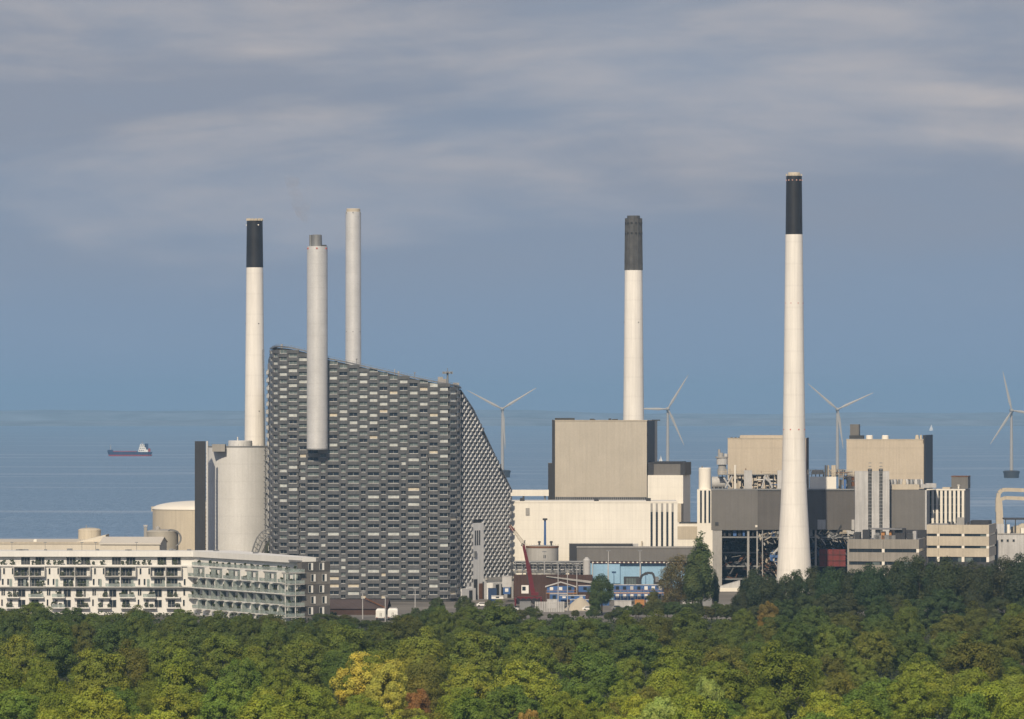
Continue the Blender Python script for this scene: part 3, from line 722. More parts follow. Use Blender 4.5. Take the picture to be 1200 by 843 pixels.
for mod in range(-2, 5):
    p0 = 17.5+53.3*mod
    if p0 > 205: continue
    U = lambda px: fL.u(p0+px)
    last = p0+35 > 226
    # top storey terrace doors
    for a, b_ in ((6.5, 16.5), (23.5, 33.5)):
        if p0+b_ < 224: fL.window(apt, U(a), U(b_), LV[5]+.15, LV[5]+2.3, WFG, -2.0, .08, 2)
    rail(fL, apt, U(-18), min(U(35), fL.L), LV[5], .45, glassy=False)
    plants(fL, U(-17), min(U(34), fL.L-1), LV[5], -.4, 7, apt)
    # framed double balcony
    for st, (q0, q1), framed in ((4, (0, 35), True), (3, (0, 35), False), (2, (-9.5, 5.5), False), (2, (16.5, 34), False), (1, (-9.5, 6), False), (1, (18, 34), False)):
        if p0+q1 > 225: q1 = 225-p0
        if q1-q0 < 6: continue
        z = LV[st]
        mb = MB(); fL.box(mb, U(q0)-.1, U(q1)+.1, z-.30, z+.02, 0, 1.7)
        if framed:
            fL.box(mb, U(q0)-.3, U(q1)+.3, z+2.75, z+3.0, 0, 1.7); fL.box(mb, U(q0)-.3, U(q0), z-.3, z+2.75, 0, 1.7); fL.box(mb, U(q1), U(q1)+.3, z-.3, z+2.75, 0, 1.7)
            c = U((q0+q1)/2); fL.box(mb, c-.16, c+.16, z+.02, z+2.75, 0, 1.68)
        elif q1-q0 > 20:
            c = U((q0+q1)/2); fL.box(mb, c-.16, c+.16, z+.02, z+3.0, 0, 1.68)
        bal = mb.build('balcony', SLABG if framed else WHITEFLAT, apt)
        rail(fL, bal, U(q0), U(q1), z, 1.62, glassy=rngA.random() < .3)
        plants(fL, U(q0)+.3, U(q1)-.3, z, 1.1, 3 if q1-q0 < 20 else 4, bal)
    for st in (4, 3):
        for a, b_ in ((3.5, 14.5), (19.5, 30.5)):
            if p0+b_ < 225: fL.window(apt, U(a), U(b_), LV[st]+.1, LV[st]+2.35, WFG, 0, .08, 2)
    for a, b_ in ((-2, 1.2), (18.5, 25.5), (4, 12), (27.5, 29.5)):
        if p0+b_ < 225: fL.window(apt, U(a), U(b_), LV[2]+.1, LV[2]+2.3, WFG, 0, .08, 1)
    for a, b_ in ((-6, -3.5), (4, 12), (19.5, 27.5)):
        if p0+b_ < 225: fL.window(apt, U(a), U(b_), LV[1]+.1, LV[1]+2.3, WFG, 0, .08, 1)
    for st, pos in ((4, (-3.5, -13.8)), (3, (38, -9)), (2, (-13.8, 37.5)), (1, (-16, 37))):
        for a in pos:
            if 0 < p0+a+2 < 224: fL.window(apt, U(a), U(a+2.1), LV[st]+.5, LV[st]+2.4, WF, 0, .07, 0)
    # continuous walkway slab on the third floor
mb = MB(); fL.box(mb, 0, fL.L, LV[3]-.25, LV[3]-.02, .02, 1.75); mb.build('walkway', SLABG, apt)
for k in range(12):
    px = -8+18*k+rngA.uniform(-2, 2); mb = MB(); u = fL.u(px); fL.box(mb, u, u+.8, LV[3]+.1, LV[3]+2.4, .3, .36); mb.build('glass_screen', G_RAIL, apt)
# right wing coming towards the viewer
nb = 12; bw = fR.L/nb
for k in range(nb):
    u0 = k*bw
    for st in (5, 4, 3, 2, 1):
        z = LV[st]; o = -2.0 if st == 5 else 0
        sh = bw*.45 if st % 2 else 0
        fR.window(apt, u0+.6, u0+2.9, z+.1, z+2.4, WFG if rngA.random() < .7 else WFP, o, .08, 1)
        fR.window(apt, u0+3.9, u0+5.0, z+.1, z+2.4, WFG, o, .08, 0)
        if st < 5:
            if u0+sh+bw*.8 < fR.L:
                mb = MB(); fR.box(mb, u0+sh+.2, u0+sh+bw*.66, z-.28, z+.02, 0, 1.8)
                bal = mb.build('balcony', WHITEFLAT, apt); rail(fR, bal, u0+sh+.2, u0+sh+bw*.66, z, 1.75, glassy=True)
                if rngA.random() < .7: plants(fR, u0+sh+.5, u0+sh+bw*.62, z, 1.2, 2, bal)
                mb = MB(); fR.box(mb, u0+sh+bw*.66, u0+sh+bw*.68, z, z+2.7, .1, 1.75); mb.build('glass_screen', G_RAIL, bal)
        elif k < nb: rail(fR, apt, u0, u0+bw, z, .4, glassy=True); plants(fR, u0, u0+bw, z, -.3, 2, apt)
    if k % 2 == 0:
        mb = MB(); fR.box(mb, u0-.2, u0+.2, LV[4]-.2, LV[5]-.4, 0, 1.9); mb.build('fin', WHITEFLAT, apt)
mb = MB(); fR.box(mb, 0, fR.L, LV[3]-.25, LV[3]-.02, .02, 2.0); mb.build('walkway', WHITEFLAT, apt)
# grey brick end wall, striped by storey
mb = MB(); fE.box(mb, 0, fE.L, 0, 18.6, -2.5, .3); mb.build('brick_end_wall', mat('grey_brick', (.155, .145, .135), .85, var=.15, fine=.15, streak=.1), apt)
for st, z in enumerate(LV):
    if st % 2 == 1:
        mb = MB(); fE.box(mb, 0, fE.L, z+.1, z+3.1, .3, .36); mb.build('dark_brick_band', mat('dark_grey_brick', (.085, .08, .078), .85, var=.2, fine=.2), apt)
    if st:
        for a in ((8, 21) if st % 2 else (11, 24)):
            fE.window(apt, fE.u(353+a), fE.u(353+a+2.6), z+.6, z+2.6, [FRAME, G_DARK], .36, .1, 0)
            mb = MB(); uu = fE.u(353+a+3); fE.box(mb, uu, uu+.55, z+.5, z+2.7, .36, .6); mb.build('reveal', WHITEFLAT, apt)
for st in (1, 2, 3, 4, 5):
    mb = MB(); z = LV[st]; fE.box(mb, -6.5, .2, z-.3, z, .1, 2.0); bal = mb.build('corner_balcony', SLABG, apt)
    rail(fE, bal, -6.5, .2, z, 1.9, glassy=True); plants(fE, -6, 0, z, 1.3, 2, bal)
mb = MB(); fE.box(mb, -3, -2.8, 0, LV[5], 1.7, 1.9); fE.box(mb, -6.4, -6.2, 0, LV[5], 1.7, 1.9); mb.build('balcony_post', WHITEFLAT, apt)
mb = MB(); fE.box(mb, -.2, fE.L*.6, 18.6, 19.1, -8, -.2); mb.build('roof_deck', ROOFGREY, apt)

# brown-roofed shed and white vehicles between the flats and the brick building
D = 1500; b = Blk(384, 452, D, 16, 3)
t = thing('brown_shed', 'low shed with dark brown roof right of the grey brick end wall', 'shed', b.base)
mb = MB(); b.prism(mb, 0, 2.0); mb.build('wall', BROWN, t)
f = b.front; mb = MB()
mb.face([f.p(-.5, 1.9, .5), f.p(f.L+.5, 1.9, .5), f.p(f.L+.5, b.z(703.5), -8), f.p(-.5, b.z(703.5), -8)]); mb.face([f.p(-.5, b.z(703.5), -8), f.p(f.L+.5, b.z(703.5), -8), f.p(f.L+.5, 1.9, -16.5), f.p(-.5, 1.9, -16.5)])
mb.build('roof', mat('dark_brown_roof', (.075, .055, .05), .8, var=.2, ribs=1.5), t)
mb = MB()
mb.tube(f.p(f.L*.62, 5.0, -6), f.p(f.L*1.0, 2.2, .4), .25, 4); mb.build('ridge_trim', RUST, t)
WVAN = mat('white_van_paint', (.72, .71, .68), .35, var=.04)
def van(px, D, label):
    x = X(px, D); t = thing('parked_truck', label, 'truck', (x, D, 0), 'white trucks beyond the wood')
    mb = MB(); mb.hexa([(x-1.55, D, .9), (x+1.55, D, .9), (x+1.55, D+6, .9), (x-1.55, D+6, .9), (x-1.5, D+.1, 3.2), (x+1.5, D+.1, 3.2), (x+1.5, D+6, 3.2), (x-1.5, D+6, 3.2)])
    mb.hexa([(x-1.5, D+.1, 3.2), (x+1.5, D+.1, 3.2), (x+1.5, D+6, 3.2), (x-1.5, D+6, 3.2), (x-1.1, D+.3, 3.6), (x+1.1, D+.3, 3.6), (x+1.1, D+6, 3.6), (x-1.1, D+6, 3.6)]); mb.build('box_body', WVAN, t)
    for s_ in (-1, 1):
        mb = MB(); mb.box(x+s_*.75-.68, x+s_*.75+.68, D-.05, D, 1.1, 3.0); dr = mb.build('rear_door', WVAN, t)
        mb = MB(); mb.box(x+s_*.2-.06, x+s_*.2+.06, D-.12, D-.05, 1.3, 2.4); mb.build('handle', DARKMET, dr)
        mb = MB(); mb.box(x+s_*1.2-.15, x+s_*1.2+.15, D-.06, D, .92, 1.08); mb.build('tail_lamp', REDLAMP, t)
        for dy in (1.2, 5): mb = MB(); mb.tube((x+s_*1.25-.15, D+dy, .5), (x+s_*1.25+.15, D+dy, .5), .5, 14); mb.build('wheel', BLACK, t)
    mb = MB(); mb.box(x-1.3, x+1.3, D, D+.2, .45, .7); mb.build('bumper', DARKMET, t)
van(446.2, 1458, 'left one of two white box trucks in front of the brown shed'); van(460.2, 1461, 'right one of two white box trucks, nearer the brick building')

# ---------------------------------------------------------------- middle: white turbine hall, beige block and what stands in front
D = 1640; b = Blk(598.5, 794, D, 36, 1)
hall = thing('turbine_hall', 'long white windowless hall under the beige block', 'factory hall', b.base)
mb = MB(); b.prism(mb, 0, b.z(588.3)); mb.build('wall', WHITE2, hall)
mb = MB(); b.front.box(mb, -.1, b.front.L+.1, b.z(588.3)-.3, b.z(588.3)+.25, -.3, .15); mb.build('coping', WHITE, hall)
f = b.front
for k in range(5):
    px = 762.3+6.15*k
    mb = MB(); f.pxbox(mb, px, px+2.5, 590, 600, .0, .12); mb.build('slot_head', CONCRETE, hall)
    mb = MB(); f.pxbox(mb, px, px+2.5, 600, 641, .0, .12); s_ = mb.build('window_slot', G_DARK, hall)
    mb = MB()
    for j in range(14): f.pxbox(mb, px, px+2.5, 600+j*3, 600.5+j*3, .12, .2)
    mb.build('glazing_bars', DARKMET, s_)
mb = MB(); f.pxbox(mb, 616, 620.5, 595.5, 604, 0, .25); mb.build('hatch', CONCRETE, hall)
for px in (612, 699, 760): mb = MB(); x = f.p(f.u(px), 0, -1); mb.box(x[0]-.8, x[0]+.8, x[1], x[1]+2, b.z(588.3), b.z(588.3)+1.3); mb.build('roof_cowl', DARKMET, hall)
mb = MB(); f.pxbox(mb, 751.5, 753, 634, 645, .4, 1.0); mb.build('vent_pipe', BEIGE, hall)

D = 1750; b = Blk(648, 758, D, 34, 8.2)
t = thing('boiler_house', 'big windowless beige block above the white hall', 'factory building', b.base)
mb = MB(); b.prism(mb, 0, b.z(493.2)); mb.build('wall', GREYBEIGE, t)
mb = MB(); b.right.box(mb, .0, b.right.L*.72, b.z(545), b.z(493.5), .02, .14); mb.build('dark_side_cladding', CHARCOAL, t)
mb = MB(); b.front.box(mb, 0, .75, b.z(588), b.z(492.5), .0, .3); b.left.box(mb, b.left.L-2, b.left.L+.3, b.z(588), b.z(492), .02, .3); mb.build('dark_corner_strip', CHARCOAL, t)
mb = MB(); b.front.box(mb, .8, b.front.L-.1, b.z(588.5), b.z(582.5), .02, .35); lv = mb.build('louvre_band', DARKMET, t)
for k in range(44):
    mb = MB(); u = .9+k*(b.front.L-1.2)/44; b.front.box(mb, u, u+.3, b.z(588.5), b.z(582.6), .35, .5); mb.build('louvre', GREYMET, lv)
mb = MB()
for f, gl in ((b.front, b.front.L), (b.right, b.right.L)): f.box(mb, -.1, gl+.1, b.z(493.4), b.z(492.4), -.2, .2)
mb.build('coping', BEIGE, t)
for px, hh, ww in ((649, 1.0, 3.6), (653, 1.0, 6), (690, .7, 1.6), (694, .5, .8), (712, .8, 1.0), (716, .6, 2.2), (763, .4, 3)):
    mb = MB(); p = b.front.p(b.front.u(px), 0, -3); mb.box(p[0], p[0]+ww, p[1], p[1]+2, b.z(493.2), b.z(493.2)+hh); mb.build('roof_unit', DARKMET, t)
D = 1752; bb = Blk(642.3, 649, D, 16, 6)
tt = thing('stair_annex', 'thin charcoal annex on the left edge of the beige block', 'annex', bb.base)
mb = MB(); bb.prism(mb, 0, bb.z(543.2)); mb.build('wall', CHARCOAL, tt)
mb = MB(); bb.front.box(mb, -.1, bb.front.L, bb.z(543.2), bb.z(542.6), -2, .15); mb.build('coping', GREYMET, tt)
D = 1745; b2 = Blk(759, 800.5, D, 22, 9)
t = thing('white_annex', 'white block with dark flat penthouse right of the beige block', 'annex', b2.base)
mb = MB(); b2.prism(mb, 0, b2.z(557)); mb.build('wall', WHITE2, t)
mb = MB(); b2.front.box(mb, 2.2, b2.front.L-1, b2.z(557), b2.z(543.5), -16, -.4); mb.build('penthouse', CLAD, t)
mb = MB(); b2.front.box(mb, b2.front.L-1, b2.front.L+.8, b2.z(557), b2.z(542), -18, -.2); b2.front.box(mb, .1, 2.2, b2.z(557), b2.z(542), -18, -.2); b2.front.box(mb, 2.2, b2.front.L-1, b2.z(543.5), b2.z(541.2), -17, -.2); mb.build('penthouse_frame', CHARCOAL, t)
mb = MB(); b2.front.box(mb, b2.front.u(793), b2.front.u(801), b2.z(612), b2.z(590), .1, 7); mb.build('side_bay', BEIGE, t)
D = 1715; b3 = Blk(793.5, 836, D, 18, 2)
t = thing('low_annex', 'low white annex between the slotted hall and the grey clad hall', 'annex', b3.base)
mb = MB(); b3.prism(mb, 0, b3.z(613.5)); mb.build('wall', WHITE2, t)
mb = MB(); b3.front.pxbox(mb, 794, 819, 617, 632, .0, .15); mb.build('panel', BEIGE, t)
mb = MB(); b3.front.pxbox(mb, 796, 822, 612, 613.6, -3, .1); mb.build('roof_edge', DARKMET, t)
# white pipe bridge to the left
D = 1700
t = thing('conveyor_bridge', 'white enclosed bridge on struts behind the brick building', 'bridge', (X(620, D), D, 0))
mb = MB(); mb.box(X(588, D), X(643, D), D, D+3, Z(581.5, D), Z(574.2, D)); mb.build('deck', WHITE2, t)
for px in (596, 611, 636):
    mb = MB(); mb.tube((X(px, D), D+1, 0), (X(px+2.4, D), D+1, Z(581.5, D)), .3, 6); mb.tube((X(px+5, D), D+1, 0), (X(px+2.6, D), D+1, Z(581.5, D)), .3, 6); mb.build('strut', GREYMET, t)
# grey hangar with pale blue walls
D = 1616; b = Blk(676, 818, D, 9, 1)
t = thing('grey_hangar', 'low hangar with grey fascia and pale blue walls behind the site cabins', 'hangar', b.base)
f = b.front; fz = lambda py: b.z(py)
mb = MB(); b.prism(mb, fz(658), fz(641.2)); mb.build('fascia', CLAD, t)
mb = MB(); f.box(mb, -.1, f.L+.1, fz(642), fz(640.6), -1, .25); mb.build('coping', CONCRETE, t)
mb = MB(); f.pxbox(mb, 693, 816, 657.8, 660.2, -2, -.4); mb.build('beam', PURPLE, t)
for k in range(22):
    mb = MB(); px = 694+k*5.2; f.pxbox(mb, px, px+1.9, 657.8, 660, -.4, -.32); mb.build('beam_plate', WHITE, t)
mb = MB(); f.pxbox(mb, 692, 818, 660.2, 712, -3, -2); mb.build('blue_wall', PALEBLUE, t)
mb = MB(); f.pxbox(mb, 692, 726.5, 660, 684, -2, -.9); mb.build('blue_wall', PALEBLUE, t)
mb = MB(); f.pxbox(mb, 731, 750, 676, 686, -2, -1.2); d_ = mb.build('dark_entrance', DARKMET, t)
for k in range(4): mb = MB(); f.pxbox(mb, 734+k*3, 736.4+k*3, 678, 685, -1.2, -1.1); mb.build('pane', G_MID, d_)
for px in (694, 712, 750, 781): mb = MB(); f.pxbox(mb, px, px+.9, 660, 690, -.5, -.3); mb.build('post', LCONC, t)
D = 1628; b = Blk(667, 741, D, 6, 1)
t = thing('charcoal_box', 'charcoal flat-roofed box on the left end of the grey hangar', 'building', b.base)
mb = MB(); b.prism(mb, 0, b.z(637.4)); mb.build('wall', CHARCOAL, t); mb = MB(); b.front.box(mb, -.1, b.front.L+.1, b.z(637.6), b.z(636.8), -1, .15); mb.build('coping', CONCRETE, t)
mb = MB(); b.front.pxbox(mb, 741, 748, 637.5, 643, -3, -1); mb.build('duct', LCONC, t)
# grey tank with blue flue
t, x, r, zt = tank('storage_tank', 'squat grey tank with rusty rim and thin blue flue beside the red crane', 635.5, 38, 1626, 641.5, mat('pale_grey_tank', (.40, .39, .37), .7, var=.06, streak=.15), .5)
mb = MB(); mb.lathe(x, 1626, [(r*1.02, zt-.3), (r*1.02, zt+.3)], 64); mb.build('rusty_rim', RUST, t)
mb = MB(); xx = X(638.7, 1624); mb.lathe(xx, 1624, [(.42, zt), (.36, Z(609.5, 1624))], 14); fl_ = mb.build('flue', BLUE, t)
mb = MB(); mb.box(xx-.8, xx+.8, 1623.2, 1624.8, Z(609.7, 1624), Z(607.6, 1624)); mb.build('platform', DARKMET, fl_)
mb = MB()
for k in range(30): a = 2*math.pi*k/30; mb.tube((x+r*math.cos(a), 1626+r*math.sin(a), zt), (x+r*math.cos(a), 1626+r*math.sin(a), zt+1), .05, 4)
mb.build('rim_railing', BEIGE, t)
for px in (632, 646): mb = MB(); p = X(px, 1624); mb.lathe(p, 1624, [(.3, zt), (.3, zt+1.4), (.6, zt+1.5), (.4, zt+2.0)], 10); mb.build('vent_cowl', DARKMET, t)
mb = MB(); xx = X(638, 1626); mb.box(xx-.35, xx+.35, 1626-r-.05, 1626-r+.1, Z(651, 1650), Z(647.4, 1650)); mb.build('manhole', DARKMET, t)
# pipe rack
D = 1608
t = thing('pipe_rack', 'long grey pipe rack under the squat grey tank', 'pipe rack', (X(645, D), D, 0))
for k in range(11): mb = MB(); x = X(604+k*8.4, D); mb.box(x-.18, x+.18, D, D+.35, 0, Z(658.5, D)); mb.box(x-.15, x+.15, D, D+5, Z(663, D)-.15, Z(663, D)+.15); mb.build('post', GREYMET, t)
for k, (py, r) in enumerate(((658.5, .3), (660.6, .38), (662.8, .25), (665, .45), (668, .38), (671, .3))):
    mb = MB(); mb.tube((X(602, D), D+.7+k*.6, Z(py, D)), (X(690, D), D+.7+k*.6, Z(py, D)), r, 8); mb.build('pipe', [GREYMET, SILVER, CONCRETE][k % 3], t)
for k in range(5): mb = MB(); x = X(611+k*14, D); mb.truss((x, D-.2, Z(671, D)), (x+3.9, D-.2, Z(671, D)), 3.3, 2, .1); mb.build('brace', GREYMET, t)
D = 1606; x = X(687.5, D)
t = thing('white_silo', 'slim white silo with domed cap beside the grey hangar', 'silo', (x, D, 0))
mb = MB(); mb.lathe(x, D, [(1.25, 0), (1.25, Z(657, D))], 28); mb.build('shell', LCONC, t)
mb = MB(); mb.lathe(x, D, [(1.3, Z(657, D)), (1.0, Z(655.5, D)), (.6, Z(654.3, D)), (.5, Z(653.2, D)), (.2, Z(653, D))], 24); mb.build('cap', LCONC, t)
# dark brown hoarding
D = 1598; b = Blk(602, 694, D, 5, 1)
t = thing('brown_hoarding', 'dark red-brown boarded wall behind the site huts', 'wall', b.base)
for k in range(23):
    mb = MB(); u = k*b.front.L/23; b.front.box(mb, u+.02, u+b.front.L/23-.02, 0, b.z(673.5)+random.uniform(-.05, .05), -.2-random.uniform(0, .04), 0); mb.build('board', BROWN, t)
mb = MB(); b.prism(mb, 0, b.z(674.5), -.0) if False else b.front.box(mb, 0, b.front.L, 0, b.z(674.5), -4, -.4); mb.build('shed_body', BROWN, t)
f = b.front; mb = MB(); mb.hexa([f.p(f.u(640), b.z(676), .5), f.p(f.u(694), b.z(684), .5), f.p(f.u(694), b.z(684), .1), f.p(f.u(640), b.z(676), .1), f.p(f.u(640), b.z(675), .5), f.p(f.u(694), b.z(681), .5), f.p(f.u(694), b.z(681), .1), f.p(f.u(640), b.z(675), .1)]); mb.build('sloping_pipe_cover', CONCRETE, t)

# red mobile crane
D = 1560
def P(px, py, dy=0): return Vector((X(px, D+dy), D+dy, Z(py, D+dy)))
base = P(620, 712); base.z = 0
crane = thing('mobile_crane', 'dark red mobile crane with raised boom beside the brick building', 'crane', tuple(base))
zc = Z(703, D)
def beam(mb, a, b_, wa, wb):
    dirv = (b_-a).normalized(); side = Vector((0, 1, 0)); up = dirv.cross(side).normalized()
    mb.hexa([a-side*wa-up*wa, a+side*wa-up*wa, a+side*wa+up*wa, a-side*wa+up*wa, b_-side*wb-up*wb, b_+side*wb-up*wb, b_+side*wb+up*wb, b_-side*wb+up*wb])
mb = MB(); beam(mb, P(624.5, 694.5), P(618.5, 661), .75, .68); mb.build('boom', CRANERED, crane)
mb = MB(); beam(mb, P(618.6, 662), P(613.3, 638.5), .55, .45); mb.build('boom_extension', CRANERED, crane)
mb = MB(); a, c_ = P(613, 640), P(597.5, 616.5)
for s_ in (-.5, .5): mb.tube(a+Vector((0, s_, 0)), c_+Vector((0, s_, 0)), .12, 5)
mb.tube(a+Vector((.9, 0, .7)), c_+Vector((.4, 0, .3)), .12, 5)
for k in range(16):
    q = a+(c_-a)*k/16; q2 = a+(c_-a)*(k+1)/16; o = Vector((.9, 0, .7))*(1-k/32); mb.tube(q+Vector((0, .5, 0)), q2+o, .06, 4); mb.tube(q2+o, q2-Vector((0, .5, 0)), .06, 4)
mb.build('lattice_jib', BEIGE, crane)
mb = MB(); beam(mb, P(602, 622), P(597, 616.5), .5, .45); mb.build('jib_head', CRANERED, crane)
mb = MB(); beam(mb, P(613.6, 640), P(615.3, 633), .18, .15); beam(mb, P(611, 638), P(615, 640), .45, .45); mb.build('boom_head', DARKMET, crane)
mb = MB(); beam(mb, P(623, 696), P(617.5, 672), .35, .3); mb.build('ram', DARKMET, crane)
mb = MB(); mb.box(X(622, D), X(631, D), D-1.2, D+1.2, Z(698, D), Z(694, D)); mb.build('counterweight', CRANERED, crane)
mb = MB(); mb.box(X(611, D), X(619.5, D), D-1.2, D+.6, Z(695.5, D), Z(686, D)); cab = mb.build('cab', WVAN, crane)
mb = MB(); mb.box(X(612, D), X(616, D), D-1.26, D-1.2, Z(692, D), Z(687.5, D)); mb.build('cab_window', G_DARK, cab)
mb = MB(); mb.box(X(606, D), X(635, D), D-1.2, D+1.2, Z(702.5, D), Z(699.4, D)); mb.build('chassis', CRANERED, crane)
for k in range(5):
    mb = MB(); x = X(607+k*6.4, D); rr = 1.0; mb.tube((x, D-1.6, 0+Z(704.5, D)), (x, D+1.6, Z(704.5, D)), rr, 16); mb.build('wheel', BLACK, crane)
for px in (604, 634):
    mb = MB(); mb.box(X(px, D)-.3, X(px, D)+.3, D-3.2, D+3.2, Z(702.5, D), Z(701, D))
    for dy in (-3, 3): mb.box(X(px, D)-.25, X(px, D)+.25, D+dy-.25, D+dy+.25, 0, Z(702, D))
    mb.build('outrigger', CRANERED, crane)

# site huts
def hut(px, py, D, wpx, hpx, label, roof='flat', m=BLUE):
    z0 = Z(py+hpx, D); x0, x1 = X(px, D), X(px+wpx, D); zt = Z(py, D)
    t = thing('site_hut', label, 'site hut', ((x0+x1)/2, D+1.2, z0), 'blue and white site huts')
    mb = MB(); mb.box(x0, x1, D, D+2.6, z0, zt); mb.build('wall', m, t)
    mb = MB()
    if roof == 'flat': mb.box(x0-.1, x1+.1, D-.1, D+2.7, zt, zt+.22)
    else:
        c = (x0+x1)/2; rz = zt+(x1-x0)*.16
        for s0, s1 in ((x0-.6, c), (x1+.6, c)):
            z_ = zt-.1; a_ = [(s0, D-.5, z_), (s1, D-.5, rz), (s1, D+3, rz), (s0, D+3, z_)]
            mb.face(a_); mb.face([(p[0], p[1], p[2]-.25) for p in a_]); mb.hexa([(min(s0, s1), D-.52, (z_ if s0 < s1 else rz)-.3), (max(s0, s1), D-.52, (rz if s0 < s1 else z_)-.3), (max(s0, s1), D-.4, (rz if s0 < s1 else z_)-.3), (min(s0, s1), D-.4, (z_ if s0 < s1 else rz)-.3),
                (min(s0, s1), D-.52, (z_ if s0 < s1 else rz)+.05), (max(s0, s1), D-.52, (rz if s0 < s1 else z_)+.05), (max(s0, s1), D-.4, (rz if s0 < s1 else z_)+.05), (min(s0, s1), D-.4, (z_ if s0 < s1 else rz)+.05)])
    mb.build('roof', LCONC, t)
    k = max(1, int((x1-x0)/2.6))
    for i in range(k):
        u = x0+(i+.5)*(x1-x0)/k; mb = MB(); mb.box(u-.55, u+.55, D-.06, D, z0+(zt-z0)*.35, z0+(zt-z0)*.85)
        mb.build('window' if i % 3 else 'door', random.choice([WVAN, G_DARK, LCONC]), t)
    return t
hut(641, 687, 1575, 32, 8, 'wide site hut with pale gabled roof beside the crane', 'gable')
hut(644.5, 696.5, 1555, 20, 9, 'lower blue site hut under the gabled hut')
hut(678, 687, 1580, 15, 7, 'blue site hut with pale roof left of the round tree')
hut(656, 698.5, 1550, 30, 4, 'long flat blue hut with pale roof strip behind the white fence')
hut(668, 703.5, 1540, 22, 8, 'blue hut just behind the white fence')
for r_ in range(2):
    for k in range(7):
        px = 719.5+k*8.4; hut(px, 686+r_*9.2, 1590-r_*6, 8.0, 8.2, '%s blue hut from the left, %s tier of the row before the blue wall' % (['first', 'second', 'third', 'fourth', 'fifth', 'sixth', 'last'][k], ['upper', 'lower'][r_]))
hut(588.5, 676, 1600, 11, 12, 'white and blue cabin at the foot of the brick building', m=LCONC); hut(589.5, 688.5, 1598, 8.5, 8, 'bright blue cabin at the foot of the brick building')
hut(576, 699, 1575, 14, 3, 'low white trailer below the brick building', m=WVAN)
def deck(px0, px1, py, D, label):
    t = thing('scaffold_deck', label, 'scaffolding', (X((px0+px1)/2, D), D, 0), 'timber scaffold decks on the site')
    mb = MB(); mb.box(X(px0, D), X(px1, D), D-1.2, D, Z(py+.8, D), Z(py, D)); mb.build('planks', ORANGE, t)
    n = int((px1-px0)/4)
    for i in range(n+1): mb = MB(); x = X(px0+(px1-px0)*i/n, D); mb.tube((x, D-1.1, 0), (x, D-1.1, Z(py-3.5, D)), .07, 5); mb.build('pole', GREYMET, t)
    mb = MB(); mb.tube((X(px0, D), D-1.1, Z(py-3, D)), (X(px1, D), D-1.1, Z(py-3, D)), .06, 5); mb.build('guard_rail', ORANGE, t)
deck(640, 676, 694.8, 1560, 'timber scaffold walkway in front of the gabled hut'); deck(719, 779, 694.6, 1582, 'timber scaffold walkway along the two-storey hut row')
# white palisade fence
D = 1520
t = thing('white_fence', 'white panelled fence right of the crane at the edge of the wood', 'fence', (X(645, D), D, 0))
for k in range(17): mb = MB(); px = 627+k*2.05; mb.box(X(px, D), X(px+1.5, D), D, D+.12, 0, Z(705.2, D)); mb.build('panel', LCONC, t)
mb = MB(); mb.box(X(626.5, D), X(662, D), D+.13, D+.25, Z(707, D)-.1, Z(707, D)+.1); mb.box(X(626.5, D), X(662, D), D+.13, D+.25, .5, .7); mb.build('rail', GREYMET, t)
t = thing('gravel_heap', 'pale sloping heap between the white fence and round tree', 'heap', (X(680, 1535), 1535, 0))
mb = MB(); x = X(680, 1535); mb.lathe(x, 1535, [(5.5, 0), (3.6, 1.6), (1.2, 3.6), (.3, 4.0)], 14, False); mb.build('heap', SAND, t)
# excavator
D = 1597
t = thing('excavator', 'dark excavator with arched arm in front of the pale blue wall', 'excavator', (X(768, D), D, Z(690, D)))
mb = MB(); mb.box(X(766, D), X(777, D), D, D+2.6, Z(687, D), Z(680, D)); mb.build('house', DARKMET, t)
mb = MB(); mb.box(X(768, D), X(772, D), D-.1, D+1.2, Z(682, D), Z(676, D)); mb.build('cab', GREYMET, t)
mb = MB(); A = [P_ for P_ in ((769, 683), (765, 672), (758, 671.5), (752, 675), (749.5, 682))]
for (a, b_), (c_, d_) in zip(A, A[1:]): beam(mb, Vector((X(a, D), D+.5, Z(b_, D))), Vector((X(c_, D), D+.5, Z(d_, D))), .42, .36)
mb.build('arm', DARKMET, t)
mb = MB(); mb.hexa([(X(748, D), D, Z(684.5, D)), (X(751.5, D), D, Z(685, D)), (X(751.5, D), D+1.2, Z(685, D)), (X(748, D), D+1.2, Z(684.5, D)), (X(748.5, D), D, Z(681, D)), (X(751, D), D, Z(681.5, D)), (X(751, D), D+1.2, Z(681.5, D)), (X(748.5, D), D+1.2, Z(681, D))]); mb.build('bucket', DARKMET, t)
for dy in (.1, 2.2): mb = MB(); mb.box(X(765, D), X(779, D), D+dy, D+dy+.5, Z(690, D), Z(687, D)); mb.build('track', BLACK, t)
mb = MB(); mb.prism([(X(745, D), D-3), (X(790, D), D-3), (X(790, D), D+6), (X(745, D), D+6)], 0, Z(690, D)); struct(mb.build('earth_mound', RUST, None, (X(768, D), D, 0)), 'earth platform under the excavator')
